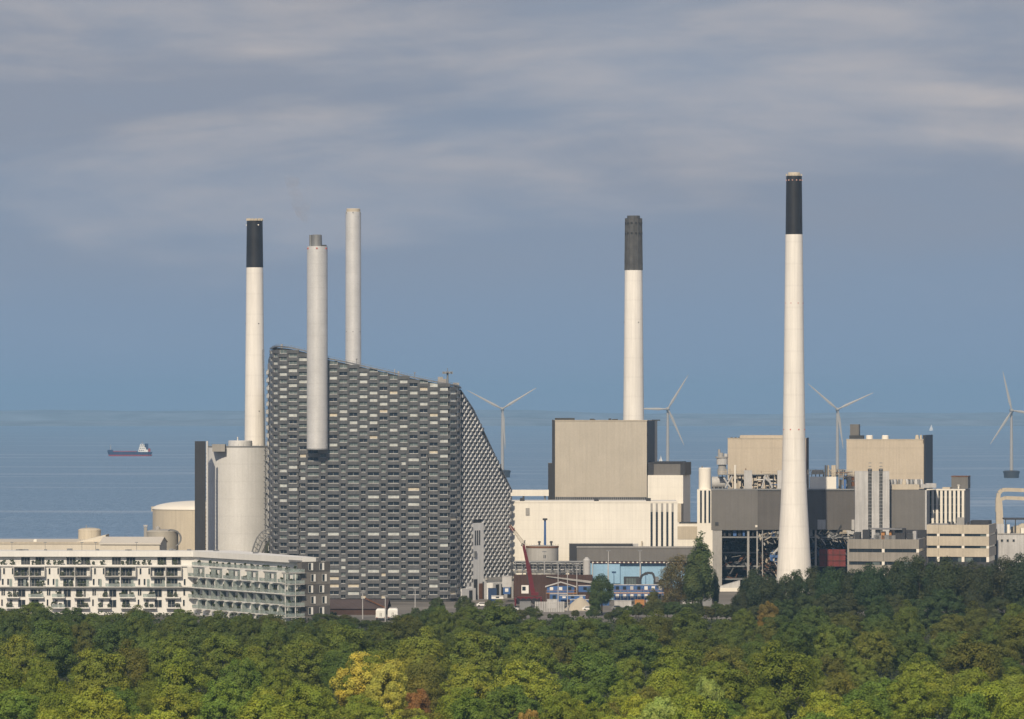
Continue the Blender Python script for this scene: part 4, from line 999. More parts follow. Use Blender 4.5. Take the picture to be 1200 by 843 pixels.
# lamp posts
def lamp_post(px, py, D, label):
    x = X(px, D); z = Z(py, D); t = thing('lamp_post', label, 'lamp post', (x, D, 0), 'tall site lamp posts')
    mb = MB(); mb.tube((x, D, 0), (x, D, z), .18, 8, .1); mb.build('pole', LCONC, t)
    mb = MB(); mb.box(x-.7, x+.7, D-.2, D+.2, z-.05, z+.3); mb.build('lamp_head', GREYMET, t)
for px, py, D, lb in ((425, 695, 1470, 'lamp post left of the two white trucks'), (451.5, 699, 1400, 'lamp post in front of the two white trucks'), (486.5, 690, 1480, 'lamp post at the foot of the brick facade'),
                      (654, 660, 1530, 'lamp post nearest the red crane'), (665, 668, 1530, 'lamp post above the white fence'), (676, 663, 1560, 'lamp post left of the round tree'),
                      (713, 646, 1606, 'lamp post against the grey hangar fascia, left one'), (750, 646, 1606, 'lamp post against the grey hangar fascia, right one'), (638, 647, 1600, 'lamp post in front of the squat grey tank')):
    lamp_post(px, py, D, lb)

# clutter on the works yard: containers, cars, pallets
rc = random.Random(31)
CARC = [('white', WVAN), ('silver', SILVER), ('black', BLACK), ('dark blue', SHIPBLUE), ('grey', GREYMET), ('dark red', REDDARK)]
def car(px, D, ci, label):
    nm, m_ = CARC[ci]; x = X(px, D); t = thing('parked_car', label, 'car', (x, D, 0), 'cars parked on the works yard')
    mb = MB(); pr = [(-2.1, .35), (2.1, .35), (2.15, .75), (1.9, .92), (1.1, .98), (.55, 1.42), (-1.1, 1.45), (-1.75, 1.0), (-2.1, .9)]
    b0 = len(mb.v); n_ = len(pr)
    for y in (D, D+1.7): mb.v += [(x+a, y, z) for a, z in pr]
    mb.f.append(tuple(range(n_))); mb.f.append(tuple(reversed(range(n_, 2*n_)))); mb.m += [0, 0]; mb.sm += [False]*2
    for i in range(n_): j = (i+1) % n_; mb.f.append((j, i, n_+i, n_+j)); mb.m.append(0); mb.sm.append(False)
    mb.build('body', m_, t)
    mb = MB(); mb.hexa([(x-1.4, D-.02, 1.0), (x+.9, D-.02, 1.0), (x+.9, D+.02, 1.0), (x-1.4, D+.02, 1.0), (x-1.0, D-.02, 1.36), (x+.45, D-.02, 1.36), (x+.45, D+.02, 1.36), (x-1.0, D+.02, 1.36)]); mb.build('side_windows', G_DARK, t)
    for dx in (-1.3, 1.3):
        for dy in (.1, 1.6): mb = MB(); mb.tube((x+dx, D+dy-.12, .33), (x+dx, D+dy+.12, .33), .33, 12); mb.build('wheel', BLACK, t)
for k, (px, D, ci, lb) in enumerate(((583, 1535, 0, 'white car below the stair tower'), (600, 1530, 1, 'silver car left of the crane chassis'), (598, 1545, 2, 'black car behind the silver one by the crane'), (566, 1560, 0, 'white car at the plinth of the brick building'),
        (690, 1530, 0, 'white car left of the round tree'), (724, 1535, 4, 'grey car below the hut row, leftmost'), (741, 1532, 0, 'white car below the hut row, middle'), (758, 1536, 5, 'dark red car below the hut row, rightmost'), (800, 1540, 1, 'silver car below the brownish poplars'), (846, 1545, 0, 'white car below the concrete pier'))):
    car(px, D, ci, lb)
def container(px, py, D, wpx, m_, label):
    x0, x1 = X(px, D), X(px+wpx, D); t = thing('container', label, 'container', ((x0+x1)/2, D, 0), 'containers and skips on the yard')
    mb = MB(); mb.box(x0, x1, D, D+2.4, 0, Z(py, D)); mb.build('box', m_, t)
    n_ = max(3, int((x1-x0)/.6))
    mb = MB()
    for i in range(n_): u = x0+(i+.2)*(x1-x0)/n_; mb.box(u, u+(x1-x0)/n_*.5, D-.08, D, .15, Z(py, D)-.15)
    o_ = mb.build('corrugation', m_, t); o_['kind'] = 'stuff'
    mb = MB(); mb.box(x0-.05, x1+.05, D-.1, D+2.5, Z(py, D), Z(py, D)+.12); mb.build('top_frame', m_, t)
container(609, 705.5, 1540, 13, GREYMET, 'grey container in front of the crane wheels'); container(641, 703, 1548, 12, LCONC, 'pale container between crane and white fence'); container(720, 704.5, 1558, 20, LCONC, 'pale container below the hut row at left')
container(744, 703.5, 1560, 11, ORANGE, 'orange container below the hut row'); container(757, 704, 1562, 18, LCONC, 'pale container below the hut row at right'); container(572, 690, 1590, 10, SHIPBLUE, 'dark blue container at the plinth of the brick building')
container(800, 704, 1560, 18, LCONC, 'pale container under the brownish poplars'); container(822, 703, 1566, 12, GREYMET, 'grey container between the poplars and the concrete pier'); container(694, 700, 1570, 20, BLUE, 'blue container behind the round tree')

# ---------------------------------------------------------------- right: the older power station, partly being demolished
D = 1700
# stripped slot tower and steel cylinder
b = Blk(817, 835, D, 10, 3); t = thing('slotted_tower', 'small white tower with black slots left of the grey clad hall', 'tower', b.base)
mb = MB(); b.prism(mb, 0, b.z(574)); mb.build('wall', WHITE, t)
for k in range(3): mb = MB(); px = 820.3+k*5; b.front.pxbox(mb, px, px+2.2, 575, 613, 0, .12); mb.build('window_slot', G_DARK, t)
x = X(826, D+5); t = thing('steel_vessel', 'pale upright steel cylinder on top of the slotted tower', 'tank', (x, D+5, b.z(574)))
mb = MB(); mb.lathe(x, D+5, [(2.2, b.z(574)), (2.2, b.z(549.2)), (1.9, b.z(548.4))], 40); mb.build('shell', WHITE, t)
mb = MB(); mb.tube((x-1, D+4, b.z(548.5)), (x-1, D+4, b.z(546.5)), .25, 6); mb.build('vent_pipe', GREYMET, t)
x = X(835, D+8); t = thing('steel_vessel', 'lying grey drum to the right of the upright steel cylinder', 'tank', (x, D+8, b.z(574)))
mb = MB(); mb.tube((x-.3, D+8, b.z(566)), (x+4.5, D+8, b.z(566)), 2.1, 24); mb.build('shell', LCONC, t)
for dx in (.5, 3.5): mb = MB(); mb.box(x+dx-.2, x+dx+.2, D+6.6, D+9, b.z(574), b.z(566)); mb.build('saddle', GREYMET, t)
# grey clad hall
b = Blk(833.5, 1002, D, 30, 2)
hall2 = thing('clad_hall', 'long brown-grey clad hall raised above an open demolition bay', 'factory hall', b.base)
f = b.front; z0, z1 = b.z(621), b.z(574.3)
mb = MB(); b.prism(mb, z0, z1); mb.build('wall', CLAD2, hall2)
mb = MB(); f.box(mb, 0, f.u(888), z0-.1, z1+.1, .0, .35); mb.build('pale_cladding', CLAD, hall2)
mb = MB(); f.box(mb, -.1, f.L+.1, z1-.1, z1+.4, -.4, .45); mb.build('coping', GREYMET, hall2)
mb = MB(); f.pxbox(mb, 958, 967.5, 609, 620.5, .0, .4); mb.build('pale_panel', LCONC, hall2)
mb = MB(); f.pxbox(mb, 838, 842, 612, 616, .35, .5); mb.build('vent', DARKMET, hall2)
mb = MB(); f.pxbox(mb, 885, 887.5, 615.5, 618, .35, .5); mb.build('sign_plate', WHITE, hall2); mb = MB(); f.pxbox(mb, 998, 1001.5, 609, 621, .0, .4); mb.build('pale_panel', LCONC, hall2)
mb = MB(); f.box(mb, f.u(834), f.u(846), 0, z0, -8, .1); mb.build('concrete_pier', CONCRETE, hall2)
mb = MB(); f.box(mb, 0, f.L, 0, z0, -29, -26); mb.build('bay_back_wall', mat('dark_bay_wall', (.02, .019, .02), .9, var=.4, scale=.3), hall2)  # near-black wall colour carries the shade inside the open bay
for px, wd in ((875.5, 2.6), (886.5, 1.6), (893, 1.0), (914, 2), (955, 2.2), (993, 2)):
    mb = MB(); f.pxbox(mb, px, px+wd, 621, 705, -1.2, -.3); mb.build('column', CONCRETE, hall2)
for py, o in ((629, -.6), (648, -9), (664, -10), (679, -8)):
    mb = MB(); f.pxbox(mb, 846, 996, py, py+1.6, -24, o); mb.build('floor_slab', GREYMET, hall2)
for k in range(26):
    px = 848+k*5.6; mb = MB(); f.pxbox(mb, px, px+random.uniform(1.5, 4), 621.2, 628.5, -2-random.random()*3, -1-random.random()*.5); mb.build('hanging_panel', random.choice([DARKMET, GREYMET, CHARCOAL, BLUE, CHARCOAL]), hall2)
mb = MB(); f.pxbox(mb, 960, 991, 644, 664, -3, -1.5); mb.build('red_partition', REDDARK, hall2)
for k in range(4): mb = MB(); f.pxbox(mb, 960+k*8, 960.5+k*8, 644, 664, -1.5, -1.3); mb.build('partition_post', BROWN, hall2)
for k in range(2): mb = MB(); f.pxbox(mb, 960, 991, 650+k*7, 650.6+k*7, -1.5, -1.3); mb.build('partition_rail', BROWN, hall2)
# wreckage: bent beams, plates, cables
rw = random.Random(21)
def wreck(label, px0, px1, py0, py1, o0, o1, n, mats, big=1.0):
    mbx = [MB() for _ in mats]
    for i in range(n):
        m_ = rw.randrange(len(mats)); u = f.u(rw.uniform(px0, px1)); z = b.z(rw.uniform(py0, py1)); o = rw.uniform(o0, o1); p = Vector(f.p(u, z, o))
        L = rw.uniform(.8, 3.4)*big; a = rw.uniform(-1.2, 1.2); q = p+Vector((math.cos(a)*L, rw.uniform(-1, 1), math.sin(a)*L))
        if rw.random() < .55: mbx[m_].tube(p, q, rw.uniform(.07, .22), 5)
        else:
            s1 = Vector((rw.uniform(-.6, .6), rw.uniform(-.4, .4), rw.uniform(.3, 1.2)))*big; mbx[m_].face([p, q, q+s1, p+s1*rw.uniform(.5, 1.2)])
    return mbx
t = thing('wreckage', 'tangled rusty and grey wreckage in the open demolition bay', 'debris', (X(890, D), D, 0)); t['kind'] = 'stuff'
for mats, args in (([RUST, GREYMET, DARKMET, DARKMET, CHARCOAL, BLACK], dict(px0=847, px1=912, py0=632, py1=690, o0=-20, o1=-8, n=300)), ([RUST, BROWN, BEIGE, CHARCOAL], dict(px0=888, px1=914, py0=634, py1=672, o0=-12, o1=-5, n=170)), ([BLUE, LCONC], dict(px0=902, px1=915, py0=648, py1=660, o0=-6, o1=-3, n=36)),
                   ([LCONC, BEIGE, GREYMET], dict(px0=888, px1=914, py0=622, py1=634, o0=-3, o1=-.5, n=60)), ([LCONC, BEIGE, GREYMET, DARKMET], dict(px0=950, px1=996, py0=624, py1=634, o0=-4, o1=0, n=150)), ([DARKMET, GREYMET, BLUE, RUST], dict(px0=948, px1=996, py0=634, py1=660, o0=-12, o1=-5, n=120))):
    for m_, mm in zip(wreck('', mats=mats, **args), mats):
        if m_.v: o_ = m_.build('scrap', mm, t); o_['kind'] = 'stuff'
mb = MB(); f.pxbox(mb, 843, 866, 688, 695, 1, 7); t = tag(mb.build('white_shed', WHITE, None, (X(855, D), D, 0)), 'small white shed with pitched roof below the demolition bay', 'shed')
t.data.materials.clear(); t.data.materials.append(WHITE)
ORG[t] = Vector(t.location)
mb = MB(); zz = b.z(688); mb.prism([f.p(f.u(842), 0, 7.5)[:2], f.p(f.u(867), 0, 7.5)[:2], f.p(f.u(867), 0, .5)[:2], f.p(f.u(842), 0, .5)[:2]], zz, 0, [zz+.3, zz+2.5, zz+2.5, zz+.3]); mb.build('roof', LCONC, t)
mb = MB(); mb.box(*[f.p(f.u(843), 0, 7)[0], f.p(f.u(866), 0, 7)[0]], 1690, 1698, 0, zz); mb.build('wall', WHITE, t)
# plant on the roof of the clad hall
t = thing('roof_machinery', 'tangle of pipes, ducts and steel frames on top of the grey clad hall', 'machinery', (X(900, D), D, z1))
zr = z1
def rb(px0, px1, py0, py1, o0, o1, m_, nm='duct_box'): mb = MB(); f.box(mb, f.u(px0), f.u(px1), b.z(py1), b.z(py0), o0, o1); return mb.build(nm, m_, t)
rb(872, 881.5, 551.5, 573, -4, -1, LCONC); rb(911, 918, 551.5, 573, -4, -1, LCONC); rb(949.5, 980, 559, 573.3, -6, -1, WHITE)
for k in range(34):
    px = 842+k*4.6; mb = MB(); o = rw.uniform(-14, -2); u = f.u(px); h1 = b.z(rw.uniform(549, 560)); p = f.p(u, zr, o); mb.tube(p, (p[0], p[1], h1), rw.uniform(.1, .25), 6); mb.build('post', rw.choice([GREYMET, BEIGE, RUST, DARKMET]), t)
for k in range(22):
    px = rw.choice([rw.uniform(840, 895), rw.uniform(880, 915), rw.uniform(948, 996)]); py = rw.uniform(553, 571); o = rw.uniform(-13, -2); mb = MB(); L = rw.uniform(6, 26); p = f.p(f.u(px), b.z(py), o); q = f.p(f.u(min(px+L, 1000)), b.z(py+rw.uniform(-.5, .5)), o); mb.tube(p, q, rw.uniform(.12, .4), 8); mb.build('pipe', rw.choice([GREYMET, BEIGE, SILVER, RUST, LCONC, BLUE]), t)
for k in range(40):
    px = rw.uniform(840, 912) if k < 30 else rw.uniform(984, 1000); py = rw.uniform(556, 572); w_ = rw.uniform(1.5, 5); rb(px, px+w_, py, min(573, py+rw.uniform(2, 6)), -12-rw.random()*3, -6-rw.random()*4, rw.choice([DARKMET, GREYMET, CONCRETE, RUST, DARKMET, BEIGE]), 'equipment')
for (a, c_), (d_, e_) in (((848, 560), (856, 572)), ((858, 558), (850, 572)), ((893, 572), (897, 557)), ((899, 557), (905, 572)), ((896, 560), (903, 566))):
    mb = MB(); mb.tube(f.p(f.u(a), b.z(c_), -1.5), f.p(f.u(d_), b.z(e_), -1.5), .35, 6); mb.build('brace', LCONC, t)
mb = MB(); mb.tube(f.p(f.u(861.5), zr, -1.2), f.p(f.u(861.5), b.z(545), -1.2), .4, 10); mb.build('stack_pipe', WHITE, t)
mb = MB(); f.box(mb, f.u(842), f.u(912), b.z(557), b.z(556), -13, -2); mb.build('gantry_deck', GREYMET, t)
mb = MB(); mb.truss(f.p(f.u(842), b.z(556), -2), f.p(f.u(916), b.z(556), -2), 1.0, 24, .07); mb.build('gantry_rail', BEIGE, t)
mb = MB(); mb.truss(f.p(f.u(947), b.z(556), -4), f.p(f.u(1001), b.z(556), -4), 1.5, 18, .09); mb.build('gantry_rail', BEIGE, t)
# cylinder cluster of stacked vessels (left) and group at right
xx, yy, _ = f.p(f.u(846.5), 0, -8)
for (px, w_, py0, py1) in ((846.5, 13, 537, 545), (846.5, 9, 545, 550), (846, 15, 535.5, 537), (845, 6, 531, 535.5), (843, 3, 527, 535), (851, 5, 532, 537), (846.5, 11, 550, 556)):
    mb = MB(); q = f.p(f.u(px), 0, -8); mb.lathe(q[0], q[1], [(w_*D/F/2, b.z(py1)), (w_*D/F/2, b.z(py0))], 18); mb.build('cyclone', rw.choice([BEIGE, LCONC, CONCRETE]), t)
for px in (968, 971, 976, 978.5): mb = MB(); q = f.p(f.u(px), 0, -6); w_ = rw.uniform(2, 4); mb.lathe(q[0], q[1], [(w_*D/F/2, zr), (w_*D/F/2, b.z(547)), (w_*.8*D/F/2, b.z(545.5))], 16); mb.build('vessel', BEIGE, t)
for px in (955, 959, 963): mb = MB(); q = f.p(f.u(px), 0, -8); mb.lathe(q[0], q[1], [(.9, b.z(556)), (.9, b.z(552)), (.5, b.z(551.2))], 14); mb.build('fan_cowl', BEIGE, t)
for px in (984, 989, 994): rb(px, px+2.5, 562, 573, -4, -2, rw.choice([BLUE, GREYMET, DARKMET]), 'cabinet')
# tan boiler house, left
D2 = 1790; b = Blk(852.8, 944.5, D2, 34, 5)
t = thing('boiler_house', 'wide tan windowless boiler house partly hidden by the tallest chimney', 'factory building', b.base)
mb = MB(); b.prism(mb, 0, b.z(514)); mb.build('wall', TAN, t)
mb = MB(); b.front.box(mb, b.front.u(867), b.front.L-2, b.z(514), b.z(510.3), -20, -.5); mb.build('roof_house', TAN, t)
mb = MB(); b.front.box(mb, -.1, b.front.L+.1, b.z(514.3), b.z(513.3), -.4, .15); mb.build('coping', BEIGE, t)
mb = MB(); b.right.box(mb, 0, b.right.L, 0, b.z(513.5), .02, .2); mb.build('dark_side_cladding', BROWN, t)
for k in range(6): mb = MB(); px = 856+k*4.5; p = b.front.p(b.front.u(px), 0, -2); mb.box(p[0], p[0]+.8, p[1], p[1]+1, b.z(514), b.z(512.6)); mb.build('roof_unit', DARKMET, t)
# tan boiler house, right
b = Blk(992, 1082.5, D2, 30, 10.5)
t = thing('boiler_house', 'tan windowless boiler house with black right side and small roof vents', 'factory building', b.base)
mb = MB(); b.prism(mb, 0, b.z(515.3)); mb.build('wall', TAN, t)
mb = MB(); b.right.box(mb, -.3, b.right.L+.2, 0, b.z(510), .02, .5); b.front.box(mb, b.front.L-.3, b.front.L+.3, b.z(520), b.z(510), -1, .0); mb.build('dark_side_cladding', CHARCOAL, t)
mb = MB(); b.front.box(mb, -.1, b.front.L, b.z(515.6), b.z(514.7), -.4, .12); mb.build('coping', BEIGE, t)
mb = MB(); b.front.pxbox(mb, 994, 1004.5, 497.5, 510.5, -10, -6); bx_ = mb.build('roof_stack', CLAD, t)
mb = MB(); b.front.pxbox(mb, 993.5, 1009, 510.5, 514.6, -11, -5); mb.build('roof_stack_base', DARKMET, t)
for px, w_ in ((1017.5, 8), (1036, 8)): mb = MB(); q = b.front.p(b.front.u(px), 0, -4); mb.lathe(q[0], q[1], [(w_*D2/F/2, b.z(515)), (w_*D2/F/2, b.z(511)), (w_*.4*D2/F, b.z(510.2))], 24); mb.build('roof_vent', WHITE, t)
for px, w_ in ((1073.5, 5), (1078, 3)): mb = MB(); q = b.front.p(b.front.u(px), 0, -4); mb.lathe(q[0], q[1], [(w_*D2/F/2, b.z(515)), (w_*D2/F/2.4, b.z(511.5)), (w_*.3*D2/F, b.z(509.8))], 16); mb.build('roof_vent', BEIGE, t)
# pale lift tower with two black slots
b = Blk(1002, 1042, 1668, 10, 3)
t = thing('lift_tower', 'pale grey tower with two black ladder slots', 'tower', b.base)
for px0, px1 in ((1002, 1017.5), (1021.5, 1030.5), (1034.3, 1042.3)): mb = MB(); f2 = b.front; f2.box(mb, f2.u(px0), f2.u(px1), 0, b.z(552.6), -9, 0); mb.build('wall', LCONC, t)
mb = MB(); f2.box(mb, f2.u(1017), f2.u(1035), 0, b.z(553.5), -8.8, -1.2); mb.build('core', DARKMET, t)
for px in (1019.5, 1032.4):
    mb = MB(); u = f2.u(px)
    for k in range(34): z = 6+k*1.2; f2.box(mb, u-.5, u+.5, z, z+.25, -1.2, -.3)
    f2.box(mb, u-.12, u+.12, 2, b.z(548.5), -.8, -.5)
    mb.build('ladder', GREYMET, t)
    mb = MB(); f2.box(mb, u-.7, u+.7, b.z(553), b.z(549.5), -2, -.6); mb.build('hoist_head', DARKMET, t)
# clad hall right part
b = Blk(1042.3, 1086, 1674, 26, 2)
t = thing('clad_hall', 'short brown-grey clad hall right of the pale ladder tower', 'factory hall', b.base)
mb = MB(); b.prism(mb, 0, b.z(574.3)); mb.build('wall', CLAD, t)
mb = MB(); b.front.box(mb, 0, b.front.L, 0, b.z(621), .02, .3); mb.build('lower_wall', CHARCOAL, t)
mb = MB(); b.front.box(mb, b.front.L-.6, b.front.L, b.z(621), b.z(574.4), .0, .3); mb.build('corner_strip', LCONC, t)
mb = MB(); b.front.pxbox(mb, 1042, 1077, 568, 574, -8, -1); mb.build('roof_parapet', BEIGE, t)
mb = MB(); b.front.pxbox(mb, 1079, 1089, 568, 572, -10, 0); b.front.pxbox(mb, 1086, 1098, 567, 572, -12, -4); mb.build('roof_box', LCONC, t)
for k in range(14): mb = MB(); px = 1043+k*2.9; q = b.front.p(b.front.u(px), 0, -5-random.random()*3); w_ = random.uniform(.35, .9); mb.lathe(q[0], q[1], [(w_, b.z(569)), (w_, b.z(random.uniform(563, 566))), (w_*.6, b.z(562.2))], 10); mb.build('roof_vent', random.choice([BEIGE, LCONC, DARKMET, GREYMET]), t)
# white finned block
b = Blk(1086.5, 1131, 1690, 22, 10)
t = thing('finned_block', 'white block with tall vertical fins and dark gaps', 'building', b.base)
mb = MB(); b.prism(mb, 0, b.z(574)); mb.build('wall', CONCRETE, t)
mb = MB(); b.front.box(mb, .05, b.front.L-.05, b.z(613), b.z(576), .0, .06); mb.build('dark_glazing', G_DARK, t)
for k in range(9): mb = MB(); px = 1086.8+k*5.05; b.front.box(mb, b.front.u(px), b.front.u(px+2.9), 0, b.z(574), .02, .8); mb.build('fin', WHITE, t)
mb = MB(); b.front.box(mb, -.1, b.front.L+.1, b.z(574.8), b.z(573.2), -1, .9); mb.build('coping', WHITE, t)
for k in range(8):
    for j in range(4): mb = MB(); px = 1089.9+k*5.05; b.front.box(mb, b.front.u(px), b.front.u(px+1.7), b.z(583+j*9), b.z(582.2+j*9), .06, .3); mb.build('transom', GREYMET, t)
mb = MB(); b.front.box(mb, b.front.u(1113.5), b.front.L+.6, b.z(573), b.z(559), -16, -5); pn = mb.build('penthouse', CLAD, t)
mb = MB(); b.front.box(mb, b.front.u(1113), b.front.L+.7, b.z(559), b.z(558.2), -16.2, -4.8); mb.build('penthouse_coping', RUST, pn)
mb = MB(); b.front.box(mb, b.front.u(1104), b.front.u(1113), b.z(573), b.z(571.3), -8, -1); mb.build('roof_pipe', BEIGE, t)
mb = MB(); q = b.front.p(b.front.u(1122.5), 0, -3); mb.lathe(q[0], q[1], [(.3, b.z(573)), (.3, b.z(570)), (.6, b.z(569)), (.3, b.z(568.3))], 12); mb.build('roof_vent', WHITE, t)
# offices with window bands
def office(label, px0, px1, D, depth, th, bands, mw, zbot, splits, sidem=None):
    b = Blk(px0, px1, D, depth, th); t = thing('office_building', label, 'office building', b.base, 'low offices with window bands')
    zt = b.z(bands[0][0])
    mb = MB(); mb.prism([b.front.p(.3, 0, -.5)[:2], b.front.p(b.front.L-.5, 0, -.5)[:2], b.right.p(b.depth-.5, 0, -.5)[:2], b.left.p(.5, 0, -.5)[:2]], 0, zt-.6); mb.build('core', DARKMET, t)
    for y0, y1 in bands:
        for f_ in (b.front, b.right, b.left):
            cuts = splits if f_ is b.front else ()
            pts = [0]+[f_.u(c) for c in cuts]+[f_.L]
            for a, c_ in zip(pts, pts[1:]):
                mb = MB(); f_.box(mb, a+.04, c_-.04, b.z(y1), b.z(y0), -.5, 0); mb.build('concrete_panel', mw if f_ is not b.right else (sidem or mw), t)
    for (y0, y1), (y2, y3) in zip(bands, bands[1:]+[(bands[-1][1]+6, 0)]):
        for f_ in (b.front, b.right):
            n = max(2, int(f_.L/2.6))
            for k in range(n):
                u = .5+k*(f_.L-1)/n; mb = MB(); f_.box(mb, u+.08, u+(f_.L-1)/n-.08, b.z(y2)+.05, b.z(y1)-.05, -.5, -.38); mb.build('window_pane', G_DARK if random.random() < .75 else G_MID, t)
            if f_ is b.front:
                for c in splits: mb = MB(); u = f_.u(c); f_.box(mb, u-.45, u+.45, b.z(y2), b.z(y1), -.45, -.02); mb.build('white_pier', WHITE, t)
                mb = MB(); f_.box(mb, f_.L-.9, f_.L, b.z(y2), b.z(y1), -.45, -.02); mb.build('white_pier', WHITE, t)
    mb = MB(); mb.prism([b.front.p(.2, 0, -.5)[:2], b.front.p(b.front.L-.4, 0, -.5)[:2], b.right.p(b.depth-.4, 0, -.5)[:2], b.left.p(.4, 0, -.5)[:2]], zt-.62, zt-.2); mb.build('roof', ROOFGREY, t)
    return b, t, zt
b, t, zt = office('sand-coloured three-band office below the white finned block', 1086, 1159, 1610, 26, 11, [(615, 625.5), (628.5, 639.5), (642.5, 652.5)], BEIGE, 0, (1099.5, 1128.5))
mb = MB(); b.front.box(mb, b.front.u(1120), b.front.u(1129), zt-.2, b.z(607), -8, -3); mb.build('lift_house', CONCRETE, t)
mb = MB(); b.front.box(mb, b.front.u(1135), b.front.u(1157), zt-.2, b.z(610.5), -16, -6); mb.build('roof_plant', CHARCOAL, t)
for px in (1110, 1114, 1132): mb = MB(); b.front.box(mb, b.front.u(px), b.front.u(px+2), zt-.2, zt+.9, -6, -4); mb.build('roof_unit', DARKMET, t)
b, t, zt = office('grey-brown concrete office right of the tallest chimney', 994, 1077, 1590, 24, 10, [(632, 643.2), (647.3, 658), (662, 672)], OFFCONC, 0, (1035,))
for px, w_, hh, m_ in ((1000, 6, 2.2, DARKMET), (1009, 8, 3, CHARCOAL), (1022, 26, 1.2, GREYMET), (1024, 5, 3.4, GREYMET), (1031, 4, 2.4, ORANGE), (1040, 3, 2.6, ORANGE), (1047, 12, 3.6, CHARCOAL), (1061, 8, 1.8, DARKMET), (1068, 4, 2.6, LCONC)):
    mb = MB(); b.front.box(mb, b.front.u(px), b.front.u(px+w_), zt-.2, zt+hh, -9, -5); mb.build('roof_unit', m_, t)
mb = MB(); b.front.box(mb, b.front.u(1018), b.front.u(1056), zt+3.1, zt+3.5, -11, -3.5); mb.build('roof_canopy', ROOFGREY, t)
# pale building at right edge, loader arm, sand
b = Blk(1168.5, 1262, 1640, 20, 2)
t = thing('pale_building', 'pale grey building with three small square windows at right edge', 'building', b.base)
mb = MB(); b.prism(mb, 0, b.z(626)); mb.build('wall', LCONC, t)
for px in (1173, 1179.7, 1186.7, 1228): b.front.window(t, b.front.u(px), b.front.u(px+2.3), b.z(635), b.z(632.4), [CONCRETE, G_DARK], 0, .1)
mb = MB(); b.front.box(mb, 0, b.front.L, b.z(626.4), b.z(625.2), -1, .2); mb.build('coping', CONCRETE, t)
mb = MB(); b.front.box(mb, b.front.u(1178), b.front.L-5, b.z(609.5), b.z(607.8), -14, -2)
mb.build('roof_canopy', DARKMET, t)
for px in (1178.5, 1190, 1201): mb = MB(); b.front.box(mb, b.front.u(px), b.front.u(px+1), b.z(626), b.z(609), -2.6, -2); mb.build('canopy_post', DARKMET, t)
for px, w_, hh, m_ in ((1168.5, 9, 3.4, LCONC), (1181, 3, 3.2, WHITE), (1186, 2.4, 2.4, DARKMET), (1190, 6, 2.8, BEIGE), (1197, 5, 2.0, WHITE)): mb = MB(); b.front.box(mb, b.front.u(px), b.front.u(px+w_), b.z(626), b.z(626)+hh, -6, -3); mb.build('roof_unit', m_, t)
mb = MB(); b.left.box(mb, 0, b.left.L, 0, b.z(620), .02, 1.4); mb.build('dark_stair', CHARCOAL, t)
D = 1850; t = thing('ship_loader', 'cream arched loader arm at right edge above the sand heap', 'crane', (X(1175, D), D, 0))
def arm(pts, w0, w1, nm):
    mb = MB(); n = len(pts)-1
    for i, ((a, c_), (d_, e_)) in enumerate(zip(pts, pts[1:])): beam(mb, Vector((X(a, D), D, Z(c_, D))), Vector((X(d_, D), D, Z(e_, D))), w0+(w1-w0)*i/n, w0+(w1-w0)*(i+1)/n)
    mb.build(nm, BEIGE, t)
arm([(1171.5, 640), (1171.3, 612), (1170.8, 592), (1170.3, 584)], 1.5, 1.1, 'leg'); arm([(1169, 588), (1170.5, 578), (1174, 574.5), (1180, 574), (1215, 575.2)], .8, .7, 'boom'); arm([(1171, 586), (1178, 583.5), (1215, 585)], .6, .75, 'lower_boom'); arm([(1168, 600), (1168, 584)], .5, .4, 'hose')
D = 1900; t = tag(MB().build('sand_heap', SAND, None, (X(1195, D), D, 0)), 'long pale sand heap behind the pale building at right edge', 'heap')
mb = MB(); nseg = 40
for i in range(nseg):
    x0, x1 = X(1158, D)+i*1.7, X(1158, D)+(i+1)*1.7
    hf = lambda q: Z(612.5, D)*min(1, (.6+.4*min(1, (q-X(1158, D))/14)))+.4*math.sin(q*.7)+.25*math.sin(q*1.9)
    for (ya, za), (yb, zb_) in (((D-9, 0), (D-2, 1)), ((D-2, 1), (D+2, 1)), ((D+2, 1), (D+9, 0))): mb.face([(x0, ya, za*hf(x0)), (x1, ya, za*hf(x1)), (x1, yb, zb_*hf(x1)), (x0, yb, zb_*hf(x0))], True)
t.data = mb.mesh('sand_heap', SAND, t.location)

